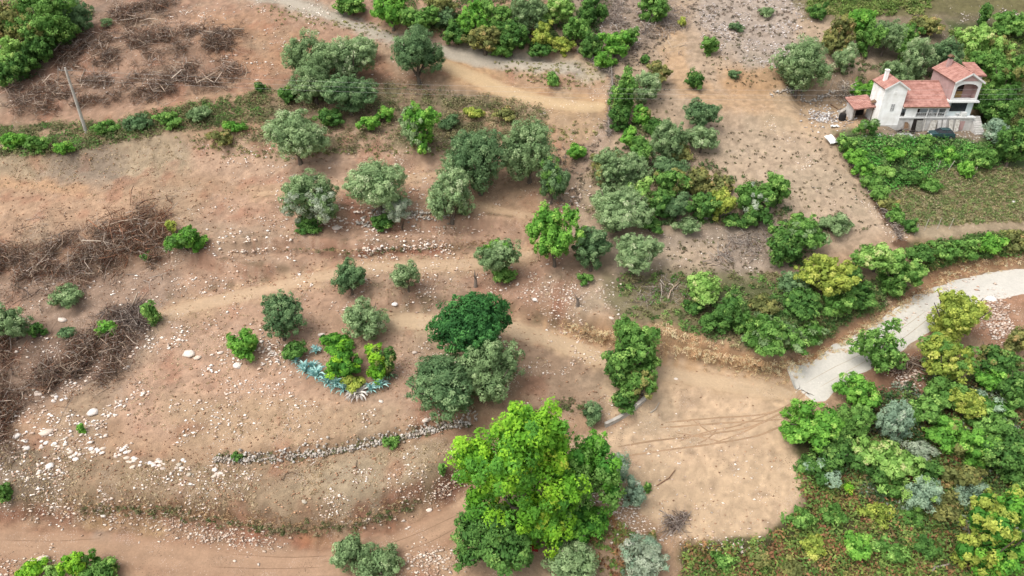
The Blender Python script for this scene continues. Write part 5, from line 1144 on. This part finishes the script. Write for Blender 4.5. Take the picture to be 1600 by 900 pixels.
# tower
TW, TD, TE, TR = 4.25, 5.2, 6.9, 8.0
m = MB(); m.prism([(0,.95),(TW,.95),(TW,TE),(TW/2,TR),(0,TE)], 0, TD); m.build('wall', M_WHITE, house)
slab(house, 'plinth', M_GREYP, -.05, TW+.02, -.06, TD, -.5, .95)
ov = .32; dz = ov*(TR-TE)/(TW/2)
roof(house, (-ov,TD+.2,TE-dz+.08), (-ov,-.28,TE-dz+.08), (TW/2,-.28,TR+.08), (TW/2,TD+.2,TR+.08), 18, 9)
roof(house, (TW+ov,-.28,TE-dz+.08), (TW+ov,TD+.2,TE-dz+.08), (TW/2,TD+.2,TR+.08), (TW/2,-.28,TR+.08), 18, 9)
m = MB()
for s in (-1, 1):
    a = (TW/2+s*(TW/2+ov), -.31, TE-dz-.02); b = (TW/2, -.31, TR-.02); m.obox(a, b, .03, .12, c=None)
m.build('barge_board', M_FRAME, house)
ch = slab(house, 'chimney', M_WHITE, .55, 1.15, 2.6, 3.2, TE, TE+2.1); slab(ch, 'chimney_cap', M_WHITE, .47, 1.23, 2.52, 3.28, TE+2.1, TE+2.22)
opening(house, 'window', mat_plain('louvre', alb(150,150,152), .7, .15, 8), 1.95, 2.6, 3.35, 4.35, 0, bars=(1, 3))
slab(house, 'vent', M_WHITE, 1.7, 2.5, -.05, .02, 5.95, 6.35)
aw = MB(); aw.prism([(-.75,3.9),(-.02,4.2),(-.02,4.28),(-.75,3.98)], 2.1, 3.2); aw.build('awning', M_BROWN, house)
# middle: terrace, porch, roof
X0, X1, X2 = TW, 13.1, 18.3
slab(house, 'terrace', M_GREYP, X0+.02, X2+.5, .02, 5.0, -.5, 2.12); slab(house, 'terrace_edge', M_FRAME, X0+.02, X2+.75, -.22, .9, 2.122, 2.3)
slab(house, 'wall', M_PALE, X0+.01, X1, 2.3, 6.0, 2.305, 4.6)
roof(house, (X0+.02,-.55,4.05), (X1+.1,-.55,4.05), (X1+.1,5.7,6.5), (X0+.02,5.7,6.5), 34, 15)
roof(house, (X1-.05,9.2,5.3), (X0+.02,9.2,5.3), (X0+.02,5.7,6.5), (X1-.05,5.7,6.5), 34, 8)
m = MB(); m.tube([(X0+.05,-.62,3.98),(X1+.1,-.62,3.98)], .07, 6); m.build('gutter', M_BROWN, house); m = MB(); m.tube([(X1+.02,-.3,3.9),(X1+.02,-.3,2.31)], .05, 6); m.build('downpipe', M_FRAME, house)
slab(house, 'beam', M_FRAME, X0+.05, X1-.05, -.3, -.12, 3.72, 3.92)
m = MB(); m.tube([(X0+.02,5.7,6.6),(X1-.05,5.7,6.6)], .11, 8); m.build('ridge_tiles', M_TILE, house)
for x in (7.15, 9.35, 11.35, 12.85): slab(house, 'porch_post', M_FRAME, x-.09, x+.09, -.18, 0.0, 2.302, 3.72)
slab(house, 'porch_panel', M_WHITE, 5.05, 7.05, -.1, .0, 2.302, 3.7)
opening(house, 'window', M_SHADE_DARK, 4.45, 5.0, 2.5, 3.8, 2.298, bars=(0, 0)); opening(house, 'door', M_SHADE_DARK, 7.5, 9.1, 2.33, 3.9, 2.298, bars=(1, 0)); opening(house, 'window', M_DARK, 11.5, 12.7, 2.9, 3.9, 2.298, bars=(1, 1))  # near-black panes of the first window and the door paint shaded openings
for xa, xb in ((7.25, 9.25), (9.45, 11.25), (11.45, 12.75)):
    f = MB(); f.box(xa, xb, -.12, -.06, 2.95, 3.02); f.box(xa, xb, -.12, -.06, 2.42, 2.48); k = max(2, int((xb-xa)/.35))
    for i in range(k+1): xx = xa+(xb-xa)*i/k; f.box(xx-.02, xx+.02, -.11, -.07, 2.482, 2.948)
    f.build('railing', M_FRAME, house)
# right two-storey block with the arched loggia
RW0, RW1, RD0, RD1 = X1+.2, X2, .7, 9.0; LE, LR = 7.9, 9.15
slab(house, 'wall', M_PALE, RW0, RW1, RD0, RD1, 2.306, 4.6)
m = MB(); m.prism([(RW0,4.85),(RW1,4.85),(RW1,LE),((RW0+RW1)/2,LR),(RW0,LE)], RD0+1.5, RD1); m.build('upper_wall', M_PINK, house)
slab(house, 'loggia_floor', M_FRAME, RW0-.25, RW1+.55, RD0-.75, RD1-.4, 4.602, 4.85)
slab(house, 'wall', M_PINK, RW0, RW0+.22, RD0-.2, RD0+1.498, 4.852, LE-.02); slab(house, 'wall', M_PINK, RW1-.22, RW1, RD0-.2, RD0+1.498, 4.852, LE-.02)
# arched front: outline with an arch cut out, built as a ring of quads
m = MB(); cx = (RW0+RW1)/2; ax = (RW1-RW0)/2-.42; zb, zt = 4.852, 7.75; n = 18; inn = [(RW0+.42, zb)]; out = [(RW0, zb)]
for i in range(n+1):
    t = math.pi*(1-i/n); inn.append((cx+ax*math.cos(t), 6.8+.72*math.sin(t))); xx = cx+(RW1-RW0)/2*math.cos(t)
    out.append((RW0+(RW1-RW0)*i/n, LE+(LR-LE)*(1-abs(2*i/n-1))))
inn.append((RW1-.42, zb)); out.append((RW1, zb)); V = []; Fs = []; y0, y1 = RD0-.45, RD0-.2
for (a, b), (c_, d) in zip(inn, out): V += [(a, y0, b), (c_, y0, d), (c_, y1, d), (a, y1, b)]
for i in range(len(inn)-1):
    o = i*4
    for k in range(4): k2 = (k+1) % 4; Fs.append((o+k, o+4+k, o+4+k2, o+k2))
m.add(V, Fs); m.build('arch_front', M_FRAME, house)
m = MB(); m.prism([(RW0+.75,LE+.05),(RW1-.75,LE+.05),(cx,LR-.3)], RD0-.5, RD0-.452); m.build('gable_panel', M_PINK, house)
opening(house, 'door', M_SHADE_DARK, cx-.75, cx+.35, 5.9, 7.3, RD0+1.497, frame=M_BROWN, bars=(0, 0)); opening(house, 'door_panel', M_OCHRE, cx-.75, cx+.35, 4.95, 5.8, RD0+1.49, frame=M_OCHRE, bars=(1, 0))
slab(house, 'balustrade', M_FRAME, RW0+.23, RW1-.23, RD0-.43, RD0-.22, 4.853, 5.2)
wn = opening(house, 'window', M_DARK, RW0+.75, RW1-1.35, 3.15, 4.35, RD0-.002, frame=M_DARK, bars=(5, 3), fw=.1)
ov = .38; dz = ov*(LR-LE)/((RW1-RW0)/2); yb = RD1+.3; yf = RD0-.75
roof(house, (RW0-ov,yb,LE-dz+.08), (RW0-ov,yf,LE-dz+.08), (cx,yf,LR+.08), (cx,yb,LR+.08), 30, 9)
roof(house, (RW1+ov,yf,LE-dz+.08), (RW1+ov,yb,LE-dz+.08), (cx,yb,LR+.08), (cx,yf,LR+.08), 30, 9)
m = MB()
for s in (-1, 1): m.obox((cx+s*((RW1-RW0)/2+ov), yf-.03, LE-dz-.02), (cx, yf-.03, LR-.02), .03, .13)
m.build('barge_board', M_FRAME, house); m = MB(); m.tube([(cx,yf,LR+.16),(cx,yb,LR+.16)], .11, 8); m.build('ridge_tiles', M_TILE, house)
# side wing behind at the right, its own lower roof
slab(house, 'wing_wall', M_PALE, RW1+.02, RW1+2.3, 4.4, RD1, 0, 7.7)
roof(house, (RW1+ov+.05,4.0,7.82), (RW1+2.9,4.0,7.82), (RW1+2.9,RD1+.3,8.7), (RW1+ov+.05,RD1+.3,8.7), 14, 8)
cy_ = 6.4; ch = slab(house, 'chimney', M_PINK, cx-1.5, cx-.8, cy_, cy_+.7, LE+.3, LR+.75)
for a, b in ((0, 0), (.6, 0), (0, .6), (.6, .6)): slab(ch, 'chimney_leg', M_SHADE_DARK, cx-1.5+a, cx-1.4+a, cy_+b, cy_+.1+b, LR+.752, LR+1.1)
m = MB(); m.prism([(cx-1.7,LR+1.102),(cx-.6,LR+1.102),(cx-1.15,LR+1.45)], cy_-.2, cy_+.9); m.build('chimney_cap', M_BROWN, ch)
# outside stair at the right
m = MB()
for k in range(11): m.box(X2+.55, X2+2.3, -2.2+.3*k, -1.9+.3*k+.01*k, -.4, .2+.19*k)
m.build('stair', M_GREYP, house)
slab(house, 'cellar_opening_shade', M_SHADE_DARK, 7.15, 9.0, -.03, .04, .02, 1.95); slab(house, 'cellar_recess', M_PINK, 15.9, 17.4, -.02, .04, .1, 1.6)  # first slab is a flat dark panel painting the shade of the cellar opening
# lean-to shed at the left
shed = empty('lean_to', (HX-3.35, HY+2.0, HZ+.9)); tag(shed, 'small lean to with a red tiled roof against the left side of the white tower', 'shed')
slab(shed, 'back_wall', M_PINK, .3, 3.5, 3.6, 3.8, -.2, 2.6); slab(shed, 'side_wall', M_GREYP, .2, .4, .8, 3.58, -.2, 2.1); slab(shed, 'post', M_WOOD, 3.2, 3.36, .1, .26, -.2, 2.5); slab(shed, 'post', M_WOOD, .2, .36, .1, .26, -.2, 2.2)
roof(shed, (-.2,-.4,2.25), (3.5,-.4,2.75), (3.5,4.1,3.35), (-.2,4.1,2.85), 14, 8)
slab(shed, 'interior_shade', M_SHADE_DARK, 1.0, 3.2, 3.2, 3.58, -.1, 2.2)  # dark block painting the shade under the lean-to roof
# ------------------------------------------------------------------ things leaning on the terrace wall
def lean(x, w, h, mat, label, tilt=.0, name='board', out=.55, th=.06, cat='board'):
    t = MB(); t.add([(-w/2,-out,0),(w/2,-out,0),(w/2,-out-th,0),(-w/2,-out-th,0),(-w/2+tilt,-.04-.02,h),(w/2+tilt,-.06,h),(w/2+tilt,-.06-th,h),(-w/2+tilt,-.06-th,h)], [(0,1,2,3),(7,6,5,4),(0,4,5,1),(1,5,6,2),(2,6,7,3),(3,7,4,0)])
    o = t.build(name, mat, None, (HX+.86*x, HY, HZ+.06)); return tag(o, label, cat)
lean(9.3, .16, 1.95, M_BOARD, 'narrow white pole leaning beside the dark cellar opening', .1, 'plank', cat='plank'); lean(8.35, .95, 1.8, mat_plain('grey_door', alb(168,164,156), .8, .2), 'grey door panel leaning in front of the cellar opening', 0, 'door_leaf', .5, cat='door')
lean(10.35, .22, 1.75, M_BOARD, 'slanting thin white board left of the widest white board', .35, 'plank', cat='plank'); lean(11.0, .85, 1.85, M_BOARD, 'widest whitewashed board on the terrace wall, leaning left of the car', .3, 'board')
lean(12.4, .6, 1.9, M_GREYP, 'greyish board leaning over the car roof, left one', -.15); lean(13.2, .6, 1.95, M_GREYP, 'greyish board leaning over the car roof, right one', .05)
lean(14.7, .7, 1.95, M_BOARD, 'clean white board leaning right of the car, slanting left', -.2); lean(15.75, .75, 1.95, M_BOARD, 'clean white board leaning right of the car, upright', .05)
r6 = random.Random(6)
for k, (x, l) in enumerate([(5.5,'brown plank propped on the timber pile under the porch, leftmost'),(6.0,'brown plank propped on the timber pile under the porch, middle'),(6.6,'pale brown plank propped at the right of the timber pile')]): lean(x, .5, 1.5-.15*k, M_BROWN if k < 2 else M_WOOD, l, .25-.3*k, 'plank', .9, cat='plank')
tp = empty('timber_pile', (HX+4.4, HY-1.3, HZ)); tag(tp, 'heap of dark scrap timber at the foot of the tower corner', 'timber pile')
for k in range(22):
    a = r6.uniform(-.5, .5); L = r6.uniform(.7, 1.7); x, y, z = r6.uniform(-1, 1.6), r6.uniform(-.5, .7), r6.uniform(.05, .6); m = MB(); m.obox((x-L/2*math.cos(a), y-L/2*math.sin(a), z), (x+L/2*math.cos(a), y+L/2*math.sin(a), z+r6.uniform(-.1, .2)), .08, .04); m.build('plank', r6.choice((M_BROWN, M_WOOD, M_SHADE_DARK)), tp)
# white bench frame on the path
bf = empty('bench_frame', (HX+3.9, HY-2.4, HZ)); tag(bf, 'white metal bench frame lying on the path below the tower', 'frame'); m = MB(); m.box(-1.0,1.2,-.35,-.27,.32,.4); m.box(-1.0,1.2,.2,.28,.32,.4); m.build('top_bars', M_FRAME, bf)
for x, y in ((-.95,-.31),(1.15,-.31),(-.95,.24),(1.15,.24)): slab(bf, 'leg', M_FRAME, x-.04, x+.04, y-.04, y+.04, -.1, .318)
def junk(dx, dy, w, d, h, mat, label, name='crate', cat='box', rz=0):
    m = MB(); m.box(-w/2,w/2,-d/2,d/2,0,h); m.box(-w/2-.03,w/2+.03,-d/2-.03,d/2+.03,h+.002,h+.05); o = m.build(name, mat, None, (HX+dx, HY+dy, float(Hs(HX+dx, HY+dy))-.02)); o.rotation_euler = (0, 0, rz); return tag(o, label, cat)
junk(4.6,-3.3,.5,.3,.5,M_FRAME,'white plastic drum piece below the bench frame','container','container',.4); junk(5.2,-3.5,.35,.3,.25,M_FRAME,'small white tub below the bench frame, the right hand one','tub','container',.8)
m = MB(); m.box(-.4,.4,-.3,.3,0,.75); m.box(-.36,.36,-.33,-.301,.3,.7); o = m.build('washing_machine', M_FRAME, None, (HX+.86*16.7, HY+.2, HZ+2.45)); tag(o, 'white appliance standing on the terrace under the grilled window', 'appliance')
for dx, l in ((15.7, 'white plastic chair on the terrace left of the white appliance'), (10.6, 'white plastic chair on the porch behind the railing')):
    c = empty('plastic_chair', (HX+.86*dx, HY+.4, HZ+2.44)); tag(c, l, 'chair'); slab(c, 'seat', M_FRAME, -.24, .24, -.22, .24, .4, .45); slab(c, 'backrest', M_FRAME, -.24, .24, .24, .29, .452, .9)
    for x, y in ((-.21,-.19),(.21,-.19),(-.21,.21),(.21,.21)): slab(c, 'leg', M_FRAME, x-.025, x+.025, y-.025, y+.025, 0, .398)
# ------------------------------------------------------------------ parked car (hatchback, dark teal)
def car(loc, rz, label):
    t = empty('parked_car', loc, rz); tag(t, label, 'car'); MP = mat_plain('teal_paint', alb(76,112,116), .35, .08, 1.5, 0, .2, .5); MT = mat_plain('tyre_rubber', alb(40,38,38), .9, .1); MRIM = mat_plain('rim_metal', alb(170,170,170), .4, .1, 3, 0, metal=.6)
    prof = [(-1.95,.35),(-1.98,.75),(-1.85,.95),(-1.0,1.05),(1.5,1.05),(1.9,.95),(1.98,.7),(1.95,.35)]; m = MB(); n = len(prof); V = []
    for y, k in ((-.82,.97),(-.7,1.0),(.7,1.0),(.82,.97)):
        for x, z in prof: V.append((x*k, y, .35+(z-.35)*(1 if abs(y) < .8 else .9)))
    F_ = [tuple(range(n)), tuple(4*n-1-i for i in range(n))]
    for j in range(3):
        for i in range(n): i2 = (i+1) % n; F_.append((j*n+i2, j*n+i, (j+1)*n+i, (j+1)*n+i2))
    m.add(V, F_); m.build('body', MP, t, smooth_=False)
    cab = [(-.95,1.05),(-.35,1.48),(1.2,1.5),(1.75,1.06)]; m = MB(); V = []
    for y, k in ((-.76,0),(-.6,1),(.6,1),(.76,0)):
        for x, z in cab: V.append((x, (y if z < 1.2 else y*.86), z if k else 1.05+(z-1.05)*.9))
    F_ = [(0,1,2,3),(15,14,13,12)]
    for j in range(3):
        for i in range(3): F_.append((j*4+i+1, j*4+i, (j+1)*4+i, (j+1)*4+i+1))
    m.add(V, F_); m.build('glasshouse', M_DARK, t); slab(t, 'roof_panel', MP, -.32, 1.18, -.6, .6, 1.5, 1.54)
    for x in (-.9, .4, 1.3): m = MB(); m.box(x-.04, x+.04, -.75, -.70, 1.03, 1.45); m.build('pillar', MP, t)
    for x in (-1.25, 1.25):
        for y in (-.82, .82):
            w_ = MB(); w_.tube([(x,y-.1,.3),(x,y+.1,.3)], .31, 16); wo = w_.build('wheel', MT, t); q = MB(); q.tube([(x,y-.12,.3),(x,y+.12,.3)], .18, 12); q.build('rim', MRIM, wo)
    for y in (-.6, .6): slab(t, 'headlight', M_FRAME, -1.99, -1.9, y-.17, y+.17, .68, .84); slab(t, 'tail_light', mat_plain('red_lens', alb(150,30,30), .4), 1.9, 1.985, y-.14, y+.14, .7, .88)
    slab(t, 'bumper', M_SHADE_DARK, -2.03, -1.9, -.78, .78, .32, .5); slab(t, 'bumper', M_SHADE_DARK, 1.9, 2.03, -.78, .78, .32, .5)
CARP = ground([1469], [215])[0]; car((CARP[0], CARP[1], float(Hs(CARP[0], CARP[1]))), -.06, 'dark teal hatchback parked below the terrace wall of the house')
plant(1447,219,22,16,'green','green bush covering the front of the parked car',name='shrub')
# ------------------------------------------------------------------ yard: tractor, concrete kerb wall, barrel, white sheets, scrap
G = ground([1344], [166])[0]; tr = empty('motor_tiller', (G[0], G[1], float(Hs(G[0], G[1]))), .4); tag(tr, 'red small tractor parked in front of the lean to', 'tractor'); MR = mat_plain('red_paint', alb(176,40,48), .5, .15, 3, 0); MT2 = mat_plain('black_rubber', alb(44,42,42), .9, .2)
m = MB(); m.box(-.45,.45,-.95,.1,.5,1.0); m.prism([(-.4,1.002),(.4,1.002),(.32,1.15),(-.32,1.15)], -.9, .05); m.build('bonnet', MR, tr); slab(tr, 'seat', MT2, -.25, .25, .5, .9, .75, .9); slab(tr, 'backrest', MT2, -.25, .25, .9, .97, .9, 1.3); slab(tr, 'chassis', MT2, -.2, .2, -1.0, 1.0, .4, .498)
for s in (-1, 1):
    slab(tr, 'mudguard', MR, s*.62-.17, s*.62+.17, .2, 1.1, .98, 1.04); w_ = MB(); w_.tube([(s*.62-.13,.65,.48),(s*.62+.13,.65,.48)], .48, 14); w_.build('wheel', MT2, tr); w_ = MB(); w_.tube([(s*.5-.09,-.75,.28),(s*.5+.09,-.75,.28)], .28, 12); w_.build('wheel', MT2, tr)
m = MB(); m.tube([(0,.12,1.0),(0,.3,1.35)], .03, 6); m.tube([(-.2,.32,1.36),(.2,.32,1.36)], .03, 6); m.build('steering_wheel', MT2, tr)
strip_wall('yard_wall', [(1311,182),(1322,175),(1333,166),(1341,159)], .8, .45, 'pale concrete wall running from the black barrel to the red tractor', M_CONC)
G = ground([1315], [188])[0]; b = empty('barrel', G); tag(b, 'black plastic barrel at the lower end of the yard wall', 'barrel'); m = MB(); m.tube([(0,0,-.05),(0,0,.15),(0,0,.6),(0,0,1.1),(0,0,1.2)], [.5,.56,.6,.56,.48], 16); m.build('drum', MT2, b); m = MB(); m.tube([(0,0,1.202),(0,0,1.25)], .42, 14); m.build('lid', M_SHADE_DARK, b)
def sheet(px, py, w, d, label, rz, tilt=.0):
    G = ground([px], [py])[0]; m = MB(); nx_, ny_ = 6, 4; V = [((i/nx_-.5)*w, (j/ny_-.5)*d, .25+.06*math.sin(i*1.9+j)+(j/ny_)*tilt) for j in range(ny_+1) for i in range(nx_+1)]; F_ = [(j*7+i, j*7+i+1, (j+1)*7+i+1, (j+1)*7+i) for j in range(ny_) for i in range(nx_)]
    o_ = len(V); V += [(x, y, z-.06) for x, y, z in V]; F_ += [tuple(o_+q for q in f[::-1]) for f in F_]; m.add(V, F_); o = m.build('sheet', M_FRAME, None, G); o.rotation_euler = (0, 0, rz); return tag(o, label, 'sheet')
sheet(1297, 223, 1.7, 1.6, 'white sheet lying at the top corner of the garden hedge', .5, .8); sheet(1303, 199, 1.3, .5, 'narrow white sheet on the yard edge above the garden corner', 0, .1)
sheet(1357, 184, .9, .5, 'small white sheet behind the loose tree in front of the tower', .2, .1); sheet(1350, 217, 1.0, .5, 'crumpled white sheet at the foot of the loose tree', .3, .2); sheet(1373, 214, .9, .4, 'crumpled white sheet on the path left of the bench frame', .6, .2)
sk = rock(1583, 316, 5, 'white sack standing in the crop field near the right edge', flat=1.6, k=3); sk.name = 'sack'; sk['category'] = 'sack'
stones('yard_rubble', np.vstack([area([(1262,172),(1300,176),(1310,192),(1270,188)], 260), area([(1318,150),(1345,145),(1338,165),(1325,172)], 150), area([(1310,195),(1330,175),(1340,185)], 40)]), .12, .55, ((206,200,196),(170,162,156),(120,112,108),(228,224,220)), 2, 'grey building rubble heaped in the yard')
for i, (a, c, l) in enumerate([((1298,163),(1312,172),'dark plank lying in the yard, upper one'),((1312,150),(1325,158),'dark plank lying in the yard near the lean to'),((1330,188),(1342,180),'pale plank lying beside the barrel')]):
    g = ground([a[0], c[0]], [a[1], c[1]], .12); m = MB(); m.obox((0,0,0), tuple(g[1]-g[0]), .12, .05); tag(m.build('plank', (M_BROWN, M_BROWN, M_WOOD)[i], None, g[0]), l, 'plank')
stones('path_litter', area([(1375,208),(1530,208),(1540,216),(1400,216)], 200), .1, .4, ((190,182,174),(150,140,130),(220,214,206)), 2, 'rubble and litter on the path below the terrace wall')
# red cloth showing under the lime tree
G = ground([833], [858])[0]; rs = np.random.default_rng(3); m = MB(); V = [((i/8-.5)*1.1, (j/6-.5)*.9, .15+.55*math.exp(-((i-4)**2+(j-3)**2)/6)+rs.normal(0, .05)) for j in range(7) for i in range(9)]; m.add(V, [(j*9+i, j*9+i+1, (j+1)*9+i+1, (j+1)*9+i) for j in range(6) for i in range(8)]); tag(m.build('red_cloth', mat_plain('red_cloth', alb(170,30,40), .8, .2), None, G), 'crumpled red cloth under the lower bough of the huge lime tree', 'cloth')
